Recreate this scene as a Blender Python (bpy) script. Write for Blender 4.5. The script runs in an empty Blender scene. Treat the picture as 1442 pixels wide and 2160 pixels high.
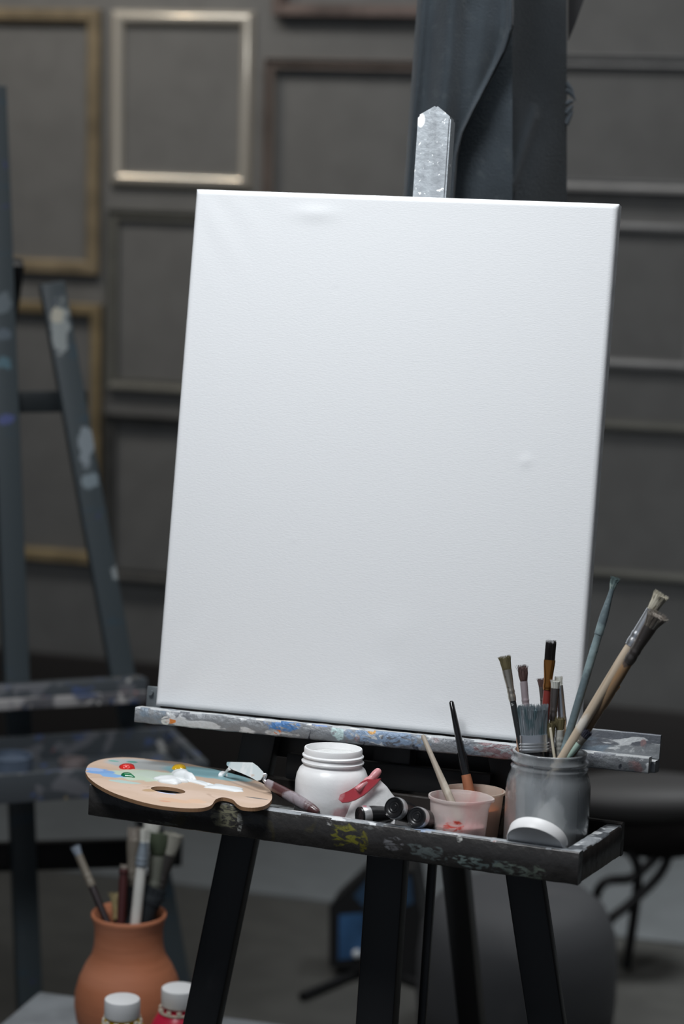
import bpy, bmesh, math, random
from mathutils import Vector as V, Matrix, noise
random.seed(7)
sc = bpy.context.scene
col = sc.collection

# ------------------------------------------------------------------ camera, world, lights, exposure
W, H, FPX = 1442.0, 2160.0, 5100.0
CAM = V((0.72345, -2.54431, 1.53984))
RT = V((0.95766876, 0.28690876, 0.02353521)); UP = V((-0.06998266, 0.15272977, 0.98578702)); FW = V((-0.2792364, 0.94570449, -0.16634317))
cam = bpy.data.cameras.new('camera'); cam_o = bpy.data.objects.new('camera', cam); col.objects.link(cam_o)
cam_o.matrix_world = Matrix(((RT.x, UP.x, -FW.x, CAM.x), (RT.y, UP.y, -FW.y, CAM.y), (RT.z, UP.z, -FW.z, CAM.z), (0, 0, 0, 1)))
cam.sensor_fit = 'VERTICAL'; cam.sensor_height = 36.0; cam.lens = FPX / H * 36.0
cam.dof.use_dof = True; cam.dof.focus_distance = 2.66; cam.dof.aperture_fstop = 3.3
cam.clip_start = 0.05; cam.clip_end = 50
sc.camera = cam_o
sc.view_settings.view_transform = 'Standard'; sc.view_settings.look = 'None'
sc.view_settings.gamma = 1.0; sc.view_settings.exposure = 0.0
world = bpy.data.worlds.new('world'); sc.world = world; world.use_nodes = True
bg = world.node_tree.nodes['Background']; bg.inputs[0].default_value = (0.75, 0.85, 1.0, 1); bg.inputs[1].default_value = 0.18

def area(name, loc, target, size, power, color=(1, 1, 1), size_y=None, spread=180):
    l = bpy.data.lights.new(name, 'AREA'); l.energy = power; l.color = color; l.size = size
    if size_y: l.shape = 'RECTANGLE'; l.size_y = size_y
    l.spread = math.radians(spread)
    o = bpy.data.objects.new(name, l); col.objects.link(o); o.location = loc
    o.rotation_euler = (V(target) - V(loc)).to_track_quat('-Z', 'Y').to_euler()
    return o
area('key_softbox', (-0.35, -1.02, 2.62), (0.0, 0.0, 1.25), 0.7, 13, (0.95, 0.975, 1.0), spread=110)
area('overhead_panel', (0.25, 0.35, 2.66), (0.1, -0.05, 0.8), 0.7, 7, (0.95, 0.975, 1.0), spread=110)
area('ceiling_panel', (-1.15, 1.4, 2.8), (-1.1, 2.2, 1.2), 2.0, 22, (1.0, 0.985, 0.955), size_y=0.5)
area('floor_panel', (0.85, 1.75, 2.8), (0.45, 1.75, 0.0), 0.5, 4.2, (0.95, 0.98, 1.0), spread=45)
def spot(name, loc, target, power, color, size=0.06, ang=60):
    l = bpy.data.lights.new(name, 'SPOT'); l.energy = power; l.color = color; l.shadow_soft_size = size
    l.spot_size = math.radians(ang); l.spot_blend = 0.9
    o = bpy.data.objects.new(name, l); col.objects.link(o); o.location = loc
    o.rotation_euler = (V(target) - V(loc)).to_track_quat('-Z', 'Y').to_euler()
spot('warm_spot', (-1.83, 1.4, 2.7), (-1.25, 2.48, 1.5), 17, (1.0, 0.80, 0.55), size=0.04, ang=45)

# ------------------------------------------------------------------ sight-line helpers (pixel of the photo -> point on a real plane)
def ray(px, py): return (FW * FPX + RT * (px - W / 2) - UP * (py - H / 2)).normalized()
def at(px, py, Z): return CAM + Z * (FW + RT * ((px - W / 2) / FPX) - UP * ((py - H / 2) / FPX))
def hit(px, py, p0, n):
    d = ray(px, py); return CAM + d * ((V(p0) - CAM).dot(n) / d.dot(n))

# ------------------------------------------------------------------ materials
MATS = {}
def mat(name, base, rough=0.6, metal=0.0, layers=(), spots=(), bump=None, trans=0.0, coat=0.0, ior=1.45, sheen=0.0, sss=0.0, alpha=1.0, stretch=(1, 1, 1), wear=0.0, spec=0.5, breakup=0.0):
    """layers: (colour, scale, threshold, softness, seed, stretch); spots: (local centre, radii, colour, noise amount)"""
    if name in MATS: return MATS[name]
    m = bpy.data.materials.new(name); m.use_nodes = True; MATS[name] = m
    nt = m.node_tree; N = nt.nodes; L = nt.links; b = N['Principled BSDF']
    b.inputs['Roughness'].default_value = rough; b.inputs['Metallic'].default_value = metal
    b.inputs['Transmission Weight'].default_value = trans; b.inputs['Coat Weight'].default_value = coat
    b.inputs['Coat Roughness'].default_value = 0.15
    b.inputs['IOR'].default_value = ior; b.inputs['Sheen Weight'].default_value = sheen
    b.inputs['Alpha'].default_value = alpha; b.inputs['Specular IOR Level'].default_value = spec
    if sss: b.inputs['Subsurface Weight'].default_value = sss; b.inputs['Subsurface Scale'].default_value = 0.01
    tc = N.new('ShaderNodeTexCoord'); cur = None
    def rgb(c):
        n = N.new('ShaderNodeRGB'); n.outputs[0].default_value = (*c, 1); return n.outputs[0]
    cur = rgb(base)
    def mix(fac, a, c):
        n = N.new('ShaderNodeMix'); n.data_type = 'RGBA'; L.new(fac, n.inputs[0]); L.new(a, n.inputs[6]); L.new(c, n.inputs[7]); return n.outputs[2]
    def mr(x, lo, hi, a=0.0, c=1.0):
        n = N.new('ShaderNodeMapRange'); n.interpolation_type = 'SMOOTHSTEP'; L.new(x, n.inputs[0])
        for i, v in enumerate((lo, hi, a, c)): n.inputs[i + 1].default_value = v
        return n.outputs[0]
    if wear:
        nz = N.new('ShaderNodeTexNoise'); nz.inputs['Scale'].default_value = 14; nz.inputs['Detail'].default_value = 5
        L.new(tc.outputs['Object'], nz.inputs['Vector'])
        f = mr(nz.outputs[0], 0.3, 0.7)
        cur = mix(f, rgb([x * (1 - wear) for x in base]), rgb([min(1, x * (1 + wear)) for x in base]))
    for lay in layers:
        c, s, th, soft, seed = lay[:5]; st = lay[5] if len(lay) > 5 else stretch
        mp = N.new('ShaderNodeMapping'); mp.inputs['Location'].default_value = (seed * 3.17, seed * 1.31, seed * 2.3); mp.inputs['Scale'].default_value = st
        L.new(tc.outputs['Object'], mp.inputs[0])
        nz = N.new('ShaderNodeTexNoise'); nz.inputs['Scale'].default_value = s; nz.inputs['Detail'].default_value = 6; nz.inputs['Distortion'].default_value = 0.5
        L.new(mp.outputs[0], nz.inputs['Vector'])
        cur = mix(mr(nz.outputs[0], th, th + soft), cur, rgb(c))
    for ctr, rad, c, na in spots:
        mp = N.new('ShaderNodeMapping'); mp.vector_type = 'TEXTURE'; mp.inputs['Location'].default_value = ctr; mp.inputs['Scale'].default_value = rad
        nz = N.new('ShaderNodeTexNoise'); nz.inputs['Scale'].default_value = 60; nz.inputs['Detail'].default_value = 5
        L.new(tc.outputs['Object'], nz.inputs['Vector'])
        s1 = N.new('ShaderNodeVectorMath'); s1.operation = 'SUBTRACT'; s1.inputs[1].default_value = (0.5, 0.5, 0.5); L.new(nz.outputs[1], s1.inputs[0])
        s2 = N.new('ShaderNodeVectorMath'); s2.operation = 'SCALE'; s2.inputs['Scale'].default_value = na; L.new(s1.outputs[0], s2.inputs[0])
        L.new(tc.outputs['Object'], mp.inputs[0])
        s3 = N.new('ShaderNodeVectorMath'); s3.operation = 'ADD'; L.new(mp.outputs[0], s3.inputs[0]); L.new(s2.outputs[0], s3.inputs[1])
        ln = N.new('ShaderNodeVectorMath'); ln.operation = 'LENGTH'; L.new(s3.outputs[0], ln.inputs[0])
        f1 = mr(ln.outputs['Value'], 0.75, 1.0, 1.0, 0.0)
        if breakup:
            n2 = N.new('ShaderNodeTexNoise'); n2.inputs['Scale'].default_value = 130; n2.inputs['Detail'].default_value = 7; n2.inputs['Distortion'].default_value = 1.2
            mp2 = N.new('ShaderNodeMapping'); mp2.inputs['Scale'].default_value = (0.6, 1, 1.3); L.new(tc.outputs['Object'], mp2.inputs[0]); L.new(mp2.outputs[0], n2.inputs['Vector'])
            mu = N.new('ShaderNodeMath'); mu.operation = 'MULTIPLY'; L.new(f1, mu.inputs[0]); L.new(mr(n2.outputs[0], 0.42, 0.42 + breakup), mu.inputs[1]); f1 = mu.outputs[0]
        cur = mix(f1, cur, rgb(c))
    L.new(cur, b.inputs['Base Color'])
    if bump:
        nz = N.new('ShaderNodeTexNoise'); nz.inputs['Scale'].default_value = bump[0]; nz.inputs['Detail'].default_value = 4
        if len(bump) > 2:
            mp = N.new('ShaderNodeMapping'); mp.inputs['Scale'].default_value = bump[2]; L.new(tc.outputs['Object'], mp.inputs[0]); L.new(mp.outputs[0], nz.inputs['Vector'])
        else: L.new(tc.outputs['Object'], nz.inputs['Vector'])
        bp = N.new('ShaderNodeBump'); bp.inputs['Strength'].default_value = bump[1]; bp.inputs['Distance'].default_value = 0.002
        L.new(nz.outputs[0], bp.inputs['Height']); L.new(bp.outputs[0], b.inputs['Normal'])
    return m

# ------------------------------------------------------------------ objects
WM = {}
def root(name, label, cat, loc=(0, 0, 0), M=None, group=None):
    o = bpy.data.objects.new(name, None); col.objects.link(o); o.empty_display_size = 0.05
    mw = M.copy() if M is not None else Matrix.Translation(V(loc))
    o.matrix_world = mw; WM[o.name] = mw
    o['label'] = label; o['category'] = cat
    if group: o['group'] = group
    return o
def obj(name, bm, m, parent=None, label=None, world=True, smooth=True, kind=None, cat=None, group=None, angle=40, loc=None):
    """bm in world coordinates (world=True) or in the parent's local coordinates"""
    me = bpy.data.meshes.new(name)
    if parent is not None and world: bm.transform(WM[parent.name].inverted())
    origin = None
    if parent is None and kind is None or loc is not None:
        if loc is None:
            xs = [v.co.copy() for v in bm.verts]; n = len(xs); c = sum(xs, V()) / n; origin = V((c.x, c.y, min(v.z for v in xs)))
        else: origin = V(loc)
        bm.transform(Matrix.Translation(-origin))
    bmesh.ops.recalc_face_normals(bm, faces=bm.faces)
    bm.to_mesh(me); bm.free()
    for mm in (m if isinstance(m, (list, tuple)) else [m]): me.materials.append(mm)
    if smooth:
        me.polygons.foreach_set('use_smooth', [True] * len(me.polygons))
        me.set_sharp_from_angle(angle=math.radians(angle))
    o = bpy.data.objects.new(name, me); col.objects.link(o)
    if origin is not None: o.location = origin; WM[o.name] = Matrix.Translation(origin)
    if parent is not None: o.parent = parent; WM[o.name] = WM[parent.name].copy()
    if label: o['label'] = label
    if kind: o['kind'] = kind
    if cat: o['category'] = cat
    if group: o['group'] = group
    return o
def frame_box(bm, o, ax, ay, az, x0, x1, y0, y1, z0, z1, bev=0.0, seg=2):
    """box in a frame; returns its verts"""
    vs = [bm.verts.new(o + ax * x + ay * y + az * z) for x in (x0, x1) for y in (y0, y1) for z in (z0, z1)]
    fs = [bm.faces.new([vs[i] for i in f]) for f in ((0, 1, 3, 2), (4, 6, 7, 5), (0, 4, 5, 1), (2, 3, 7, 6), (0, 2, 6, 4), (1, 5, 7, 3))]
    if bev:
        es = list({e for f in fs for e in f.edges})
        bmesh.ops.bevel(bm, geom=es, offset=bev, segments=seg, affect='EDGES', profile=0.5)
def box(p, s, bev=0.0, ax=V((1, 0, 0)), ay=V((0, 1, 0)), az=V((0, 0, 1))):
    bm = bmesh.new(); frame_box(bm, V(p), ax, ay, az, -s[0] / 2, s[0] / 2, -s[1] / 2, s[1] / 2, -s[2] / 2, s[2] / 2, bev); return bm
def bar(bm, p0, p1, width, thick, n, bev=0.003):
    p0, p1 = V(p0), V(p1); a = (p1 - p0).normalized(); n = (n - a * n.dot(a)).normalized(); w = a.cross(n)
    frame_box(bm, p0, w, n, a, -width / 2, width / 2, 0, thick, 0, (p1 - p0).length, bev)
def loft(bm, rings, n=24, cap=(True, True), closed=False):
    """rings: list of lists of points"""
    R = [[bm.verts.new(p) for p in r] for r in rings]
    for a, b in zip(R, R[1:] + ([R[0]] if closed else [])):
        k = len(a)
        for i in range(k):
            bm.faces.new((a[i], a[(i + 1) % k], b[(i + 1) % k], b[i]))
    if not closed:
        if cap[0]: bm.faces.new(R[0][::-1])
        if cap[1]: bm.faces.new(R[-1])
    return R
def ell(c, ax, ay, rx, ry, n=20):
    return [c + ax * (rx * math.cos(2 * math.pi * i / n)) + ay * (ry * math.sin(2 * math.pi * i / n)) for i in range(n)]
def lathe(bm, prof, o=V(), ax=V((1, 0, 0)), ay=V((0, 1, 0)), az=V((0, 0, 1)), n=48, cap=(False, False), wob=None):
    rings = []
    for k, (r, z) in enumerate(prof):
        r = max(r, 1e-5); rings.append(ell(o + az * z, ax, ay, r, r, n))
    return loft(bm, rings, n, cap)
def tube(bm, pts, r, n=10, cap=True):
    pts = [V(p) for p in pts]; rings = []; prev = None
    for i, p in enumerate(pts):
        t = (pts[min(i + 1, len(pts) - 1)] - pts[max(i - 1, 0)]).normalized()
        a = prev if prev is not None else (V((0, 0, 1)) if abs(t.z) < 0.9 else V((1, 0, 0)))
        a = (a - t * a.dot(t)).normalized(); prev = a; b = t.cross(a)
        rr = r[i] if isinstance(r, (list, tuple)) else r
        rings.append(ell(p, a, b, rr, rr, n))
    loft(bm, rings, n, (cap, cap))
def smooth_path(pts, k=6):
    pts = [V(p) for p in pts]; out = []
    for i in range(len(pts) - 1):
        p0, p1, p2, p3 = pts[max(i - 1, 0)], pts[i], pts[i + 1], pts[min(i + 2, len(pts) - 1)]
        for j in range(k):
            t = j / k
            out.append(0.5 * ((2 * p1) + (p2 - p0) * t + (2 * p0 - 5 * p1 + 4 * p2 - p3) * t * t + (3 * p1 - p0 - 3 * p2 + p3) * t ** 3))
    return out + [pts[-1]]
def prism(bm, pts, nvec, hole=None, mats=None):
    """closed outline extruded along nvec"""
    a = [bm.verts.new(p) for p in pts]; b = [bm.verts.new(p + nvec) for p in pts]; k = len(a)
    for i in range(k): bm.faces.new((a[i], a[(i + 1) % k], b[(i + 1) % k], b[i]))
    if hole is None:
        bm.faces.new(a[::-1]); bm.faces.new(b)
    else:
        ha = [bm.verts.new(p) for p in hole]; hb = [bm.verts.new(p + nvec) for p in hole]; h = len(ha)
        for i in range(h): bm.faces.new((ha[i], hb[i], hb[(i + 1) % h], ha[(i + 1) % h]))
        for ring, hr in ((a, ha), (b, hb)):
            es = []
            for rr in (ring, hr):
                for i in range(len(rr)):
                    e = bm.edges.get((rr[i], rr[(i + 1) % len(rr)]))
                    es.append(e)
            bmesh.ops.triangle_fill(bm, edges=es, use_beauty=True)

X, Y, Z = V((1, 0, 0)), V((0, 1, 0)), V((0, 0, 1))

# ------------------------------------------------------------------ the setting
WALLY = 2.48
m_wall = mat('wall_paint', (0.148, 0.149, 0.147), 0.75, wear=0.06, bump=(30, 0.1))
m_floor = mat('floor_concrete', (0.058, 0.058, 0.054), 0.6, wear=0.10, bump=(60, 0.1))
m_strip = mat('floor_pale_strip', (0.145, 0.158, 0.165), 0.55, wear=0.06)
m_skirt = mat('baseboard_paint', (0.022, 0.019, 0.018), 0.6)
m_ceil = mat('ceiling_paint', (0.2, 0.2, 0.2), 0.9)
obj('wall_back', box((0, WALLY + 0.05, 1.45), (7, 0.1, 2.9)), m_wall, kind='structure')
obj('wall_left', box((-3.55, -0.5, 1.45), (0.1, 6.06, 2.9)), m_wall, kind='structure')
obj('wall_right', box((3.55, -0.5, 1.45), (0.1, 6.06, 2.9)), m_wall, kind='structure')
obj('floor', box((0, -0.5, -0.05), (7.2, 6.06, 0.1)), m_floor, kind='structure')
obj('ceiling', box((0, -0.5, 2.95), (7.2, 6.06, 0.1)), m_ceil, kind='structure')
obj('trim_1', box((0, 2.14, 0.002), (7.0, 0.68, 0.004), 0.0), m_strip, kind='structure')
bm = bmesh.new()
zt = hit(1350, 1497, (0, WALLY - 0.015, 0), Y).z
frame_box(bm, V((0, WALLY, 0)), X, Y, Z, -3.5, 3.5, -0.02, 0, 0, zt, 0.004)
obj('baseboard_back', bm, m_skirt, kind='structure')

# ------------------------------------------------------------------ picture frames on the wall
def wframe(label, tl, br, border, depth, m, profile, group='empty picture frames on the back wall', inner=None, slip=None):
    a = hit(tl[0], tl[1], (0, WALLY - depth, 0), Y); b = hit(br[0], br[1], (0, WALLY - depth, 0), Y)
    x0, x1, z1, z0 = a.x, b.x, a.z, b.z
    r = root('picture_frame', label, 'picture frame', ((x0 + x1) / 2, WALLY, z0), group=group)
    def ring(prof, ins):
        bm = bmesh.new(); rings = []
        for t, h in prof:
            i = ins + t * border
            rings.append([V((x0 + i, WALLY - h, z0 + i)), V((x1 - i, WALLY - h, z0 + i)), V((x1 - i, WALLY - h, z1 - i)), V((x0 + i, WALLY - h, z1 - i))])
        loft(bm, rings, 4, closed=True)
        return bm
    obj('moulding', ring([(t, h * depth) for t, h in profile], 0), m, r, angle=25)
    if slip:
        obj('inner_slip', ring([(0, 0.0005), (0, slip[0]), (slip[1], slip[0] * 0.9), (slip[1] * 1.1, 0.0005)], border), slip[2], r)
    return r
P_round = [(0, 0.02), (0, 0.2), (0.05, 0.42), (0.15, 0.68), (0.28, 0.86), (0.42, 0.97), (0.55, 1.0), (0.68, 0.96), (0.82, 0.84), (0.93, 0.66), (1, 0.5), (1, 0.02)]
P_flat = [(0, 0.02), (0, 0.9), (0.08, 1.0), (0.75, 1.0), (0.9, 0.75), (1, 0.7), (1, 0.02)]
P_scoop = [(0, 0.02), (0, 1.0), (0.12, 1.0), (0.3, 0.65), (0.6, 0.5), (0.85, 0.6), (1, 0.6), (1, 0.02)]
m_gold = mat('dull_gold_wood', (0.23, 0.185, 0.12), 0.5, 0.2, wear=0.25)
m_champ = mat('champagne_metal', (0.80, 0.75, 0.66), 0.22, 0.6)
m_greyf = mat('grey_wood_frame', (0.14, 0.14, 0.125), 0.5, 0.1, wear=0.1)
m_olive = mat('old_gold_frame', (0.27, 0.21, 0.12), 0.5, 0.2, wear=0.25)
m_brown = mat('brown_frame', (0.125, 0.095, 0.085), 0.5, wear=0.3)
m_rose = mat('rosewood_frame', (0.165, 0.135, 0.12), 0.5, wear=0.2)
m_pale = mat('pale_inner_slip', (0.34, 0.31, 0.28), 0.4)
m_dkf = mat('dark_frame', (0.075, 0.075, 0.072), 0.5, wear=0.2)
m_silv = mat('grey_silver_frame', (0.25, 0.25, 0.25), 0.4, 0.3, wear=0.1)
wframe('large dull gold empty frame, highest at the left end of the grey wall', (-190, 14), (205, 580), 0.030, 0.02, m_gold, P_flat)
wframe('shiny champagne metal empty frame catching a warm highlight, upper left of the canvas', (231, 20), (527, 402), 0.029, 0.020, m_champ, P_round)
wframe('plain grey empty frame directly below the shiny champagne metal frame', (224, 440), (560, 838), 0.022, 0.022, m_greyf, P_scoop)
wframe('old gold empty frame behind the tall posts of the blurred easel', (-190, 624), (207, 1192), 0.026, 0.024, m_olive, P_flat)
wframe('dark grey empty frame left of the canvas, lowest one near its left edge', (218, 872), (560, 1248), 0.020, 0.03, m_dkf, P_scoop)
wframe('reddish brown empty frame whose bottom edge shows at the top of the wall', (578, -320), (980, 38), 0.026, 0.035, m_brown, P_flat)
wframe('rosewood empty frame with a pale inner slip, above the top edge of the canvas', (556, 122), (990, 560), 0.020, 0.03, m_rose, P_scoop, slip=(0.024, 0.012, m_pale))
wframe('brown edged grey empty frame right of the hanging cloth, level with it', (1040, 112), (1640, 415), 0.022, 0.03, m_silv, P_scoop)
wframe('grey silver empty frame right of the canvas near its upper corner', (1040, 455), (1462, 790), 0.024, 0.02, m_silv, P_round)
wframe('dark grey empty frame at the right, lowest one, above the brushes', (1040, 872), (1640, 1252), 0.022, 0.022, m_greyf, P_round)

# ------------------------------------------------------------------ main easel: frame of the canvas plane
TAU = 0.19226
O0 = V((0, 0, 0.85)); EU = V((0, math.sin(TAU), math.cos(TAU))); EN = V((0, math.cos(TAU), -math.sin(TAU)))
def cp(x, v, off=0.0): return O0 + X * x + EU * v + EN * off
def chit(px, py, off): 
    p = hit(px, py, O0 + EN * off, EN) - O0; return p.x, p.dot(EU)
m_black = mat('black_easel_wood', (0.0115, 0.012, 0.0135), 0.42, layers=[((0.03, 0.03, 0.032), 9, 0.62, 0.1, 2, (1, 1, 0.3))], bump=(80, 0.08, (3, 3, 0.3)))
silver_layers = [((0.13, 0.14, 0.16), 26, 0.50, 0.12, 1, (0.5, 1, 2)), ((0.62, 0.64, 0.65), 38, 0.60, 0.05, 3, (0.6, 1, 1.6)),
                 ((0.20, 0.25, 0.30), 15, 0.60, 0.06, 5, (0.8, 1, 1)), ((0.30, 0.20, 0.20), 22, 0.67, 0.05, 8), ((0.05, 0.055, 0.07), 60, 0.66, 0.04, 9), ((0.42, 0.30, 0.22), 45, 0.73, 0.03, 12)]
EL = V((0.03, 0.02, 0.0))
def sp(px, py, off, r, c, na=0.6, ry=None):
    x, v = chit(px, py, off); p = cp(x, v, off) - EL; return (tuple(p), (r, 0.02, ry or r), c, na)
m_ledge = mat('paint_crusted_ledge', (0.24, 0.255, 0.27), 0.45, 0.15, layers=silver_layers, bump=(140, 0.9), breakup=0.07,
              spots=[sp(600, 1528, -.02, 0.022, (0.07, 0.19, 0.42), 1.4, 0.008), sp(672, 1525, -.02, 0.024, (0.19, 0.30, 0.58), 0.8, 0.004), sp(820, 1555, -.02, 0.05, (0.22, 0.30, 0.42), 1.6, 0.010),
                     sp(362, 1520, -.02, 0.008, (0.75, 0.25, 0.05), 1.0, 0.004), sp(350, 1520, -.02, 0.006, (0.75, 0.75, 0.73), 1.0, 0.006), sp(587, 1543, -.02, 0.005, (0.7, 0.2, 0.04), 1.0, 0.003),
                     sp(715, 1545, -.02, 0.008, (0.45, 0.58, 0.58), 1.2, 0.01), sp(785, 1542, -.02, 0.006, (0.6, 0.33, 0.1), 1.0, 0.004), sp(1040, 1580, -.02, 0.03, (0.20, 0.13, 0.14), 1.4, 0.010)])
m_crust = mat('white_paint_crust', (0.55, 0.57, 0.58), 0.5, layers=[((0.30, 0.33, 0.36), 40, 0.55, 0.08, 4), ((0.80, 0.80, 0.78), 60, 0.58, 0.05, 6), ((0.22, 0.30, 0.5), 14, 0.68, 0.04, 7), ((0.5, 0.32, 0.3), 25, 0.70, 0.05, 3)], bump=(220, 0.9))
m_mast = mat('silver_painted_mast', (0.34, 0.37, 0.395), 0.42, 0.25, layers=[((0.25, 0.27, 0.29), 12, 0.5, 0.2, 1, (3, 1, 0.4)), ((0.88, 0.90, 0.90), 150, 0.645, 0.02, 5), ((0.40, 0.30, 0.25), 70, 0.74, 0.02, 8), ((0.85, 0.87, 0.87), 45, 0.73, 0.02, 9)], bump=(120, 0.3),
             spots=[(tuple(cp(chit(888, 252, .03)[0], chit(888, 252, .03)[1], .03) - EL), (0.006, 0.03, 0.009), (0.85, 0.86, 0.85), 0.8)])
easel = root('artist_easel', 'black wooden studio easel with paint-crusted silver ledge and tray holding the blank canvas', 'easel', EL)
GV = -0.85 / math.cos(TAU)      # canvas-plane height of the floor
# mast: black below, silver painted top piece
mx = 0.0275; mw = 0.044
bm = bmesh.new()
def mastx(v): return 0.0225 + (0.70 - v) * 0.0115
bm_pts = []
a0, a1 = cp(mastx(GV + 0.03), GV + 0.018, .03), cp(mastx(0.40), 0.40, .03)
bar(bm, a0, a1, mw, 0.03, EN); obj('mast', bm, m_black, easel)
bm = bmesh.new()
w2 = 0.0195
xt = mastx(0.70)
outl = [cp(mastx(0.30) - w2, 0.30, .03), cp(mastx(0.30) + w2, 0.30, .03), cp(xt + w2, 0.6965, .03), cp(xt + 0.001, 0.7105, .03), cp(xt - w2, 0.698, .03)]
prism(bm, outl, EN * 0.024)
bmesh.ops.bevel(bm, geom=list(bm.edges), offset=0.0022, segments=2, affect='EDGES')
obj('mast_extension', bm, m_mast, easel, label='silver painted pointed mast top')
# A-frame legs
for (pa, pb, off) in (((543, 1562), (420, 2160), .034), ((1060, 1560), (1149, 2160), .034)):
    xa, va = chit(*pa, off); xb, vb = chit(*pb, off); s = (xb - xa) / (vb - va)
    bm = bmesh.new(); v0, v1 = GV + 0.012, 0.42
    bar(bm, cp(xa + s * (v0 - va), v0, off), cp(xa + s * (v1 - va), v1, off), 0.041, 0.024, EN, 0.003)
    obj('leg', bm, m_black, easel)
# rear leg
ra, rb = V((0.028, 0.147, 1.127)), V((0.028, 0.615, 0.006))
pA, pB = hit(868, 1000, (0.028, 0, 0), X), hit(988, 2160, (0.028, 0, 0), X)
dr = (pB - pA).normalized(); pC = pA + dr * ((0.02 - pA.z) / dr.z)
bm = bmesh.new(); bar(bm, pA + dr * 0.02, pC, 0.032, 0.03, V((0, 1, 0.4)), 0.003); obj('rear_leg', bm, m_black, easel)
# thin brace behind the mast
xa, va = chit(909, 1825, .10); xb, vb = chit(887, 2160, .10); s = (xb - xa) / (vb - va)
bm = bmesh.new(); v0, v1 = GV + 0.03, -0.06
bar(bm, cp(xa + s * (v0 - va), v0, .10), cp(xa + s * (v1 - va), v1, .10), 0.0095, 0.012, EN, 0.002); obj('brace', bm, m_black, easel)
for xa_, xb_, v_ in ((-0.10, 0.16, 0.40), (-0.16, 0.22, -0.03), (-0.22, 0.28, -0.66)):
    bm = bmesh.new(); bar(bm, cp(xa_, v_, .061), cp(xb_, v_, .061), 0.04, 0.02, EN); obj('crossbar', bm, m_black, easel)

def top_slots(o, n, thr=0.6):
    me = o.data
    for p in me.polygons:
        if p.normal.dot(n) > thr: p.material_index = 1
def rough_box(o, ax, ay, az, x0, x1, y0, y1, z0, z1, amp, seed, step=0.006, bev=0.0015):
    """a board with slightly crusty edges: subdivided along its length, jittered with noise"""
    bm = bmesh.new(); n = max(2, int((x1 - x0) / step)); rings = []
    sec = [(y0, z0 + bev), (y0, z1 - bev), (y0 + bev, z1), (y1 - bev, z1), (y1, z1 - bev), (y1, z0 + bev), (y1 - bev, z0), (y0 + bev, z0)]
    for i in range(n + 1):
        x = x0 + (x1 - x0) * i / n; r = []
        for k, (y, z) in enumerate(sec):
            q = V((x * 90 + seed, y * 160, z * 160)); d = noise.noise_vector(q)
            r.append(o + ax * x + ay * (y + d.y * amp) + az * (z + d.z * amp))
        rings.append(r)
    loft(bm, rings, 8)
    return bm
# ledge: front lip, shelf, back flange
lx0, lx1 = chit(284, 1506, -.022)[0], chit(1367, 1615, -.022)[0]
o = obj('ledge', rough_box(O0, X, EN, EU, lx0, lx1, -0.022, 0.0, -0.0195, -0.002, 0.0007, 3), [m_ledge, m_crust], easel, label='paint-crusted silver ledge', angle=60)
top_slots(o, EU, 0.7)
o = obj('ledge_shelf', rough_box(O0, X, EN, EU, lx0 + 0.002, lx1 + 0.004, 0.0, 0.030, -0.020, -0.0065, 0.0005, 5), [m_ledge, m_crust], easel)
top_slots(o, EU, 0.7)
o = obj('ledge_backplate', rough_box(O0, X, EN, EU, 0.17, lx1 + 0.0045, 0.0215, 0.0295, -0.0064, 0.0205, 0.0004, 7, bev=0.001), [m_ledge, m_crust], easel)
# small metal bracket at the left behind the canvas
bm = bmesh.new(); bx, bv = chit(321, 1470, .026)
frame_box(bm, O0, X, EN, EU, bx - 0.006, bx + 0.012, 0.0225, 0.0255, -0.004, 0.0205, 0.0012)
tube(bm, [cp(bx, bv + 0.005, .018), cp(bx, bv + 0.005, .03)], 0.003, 12)
obj('bracket', bm, mat('grey_bracket', (0.16, 0.18, 0.19), 0.4, 0.4), easel)

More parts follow.
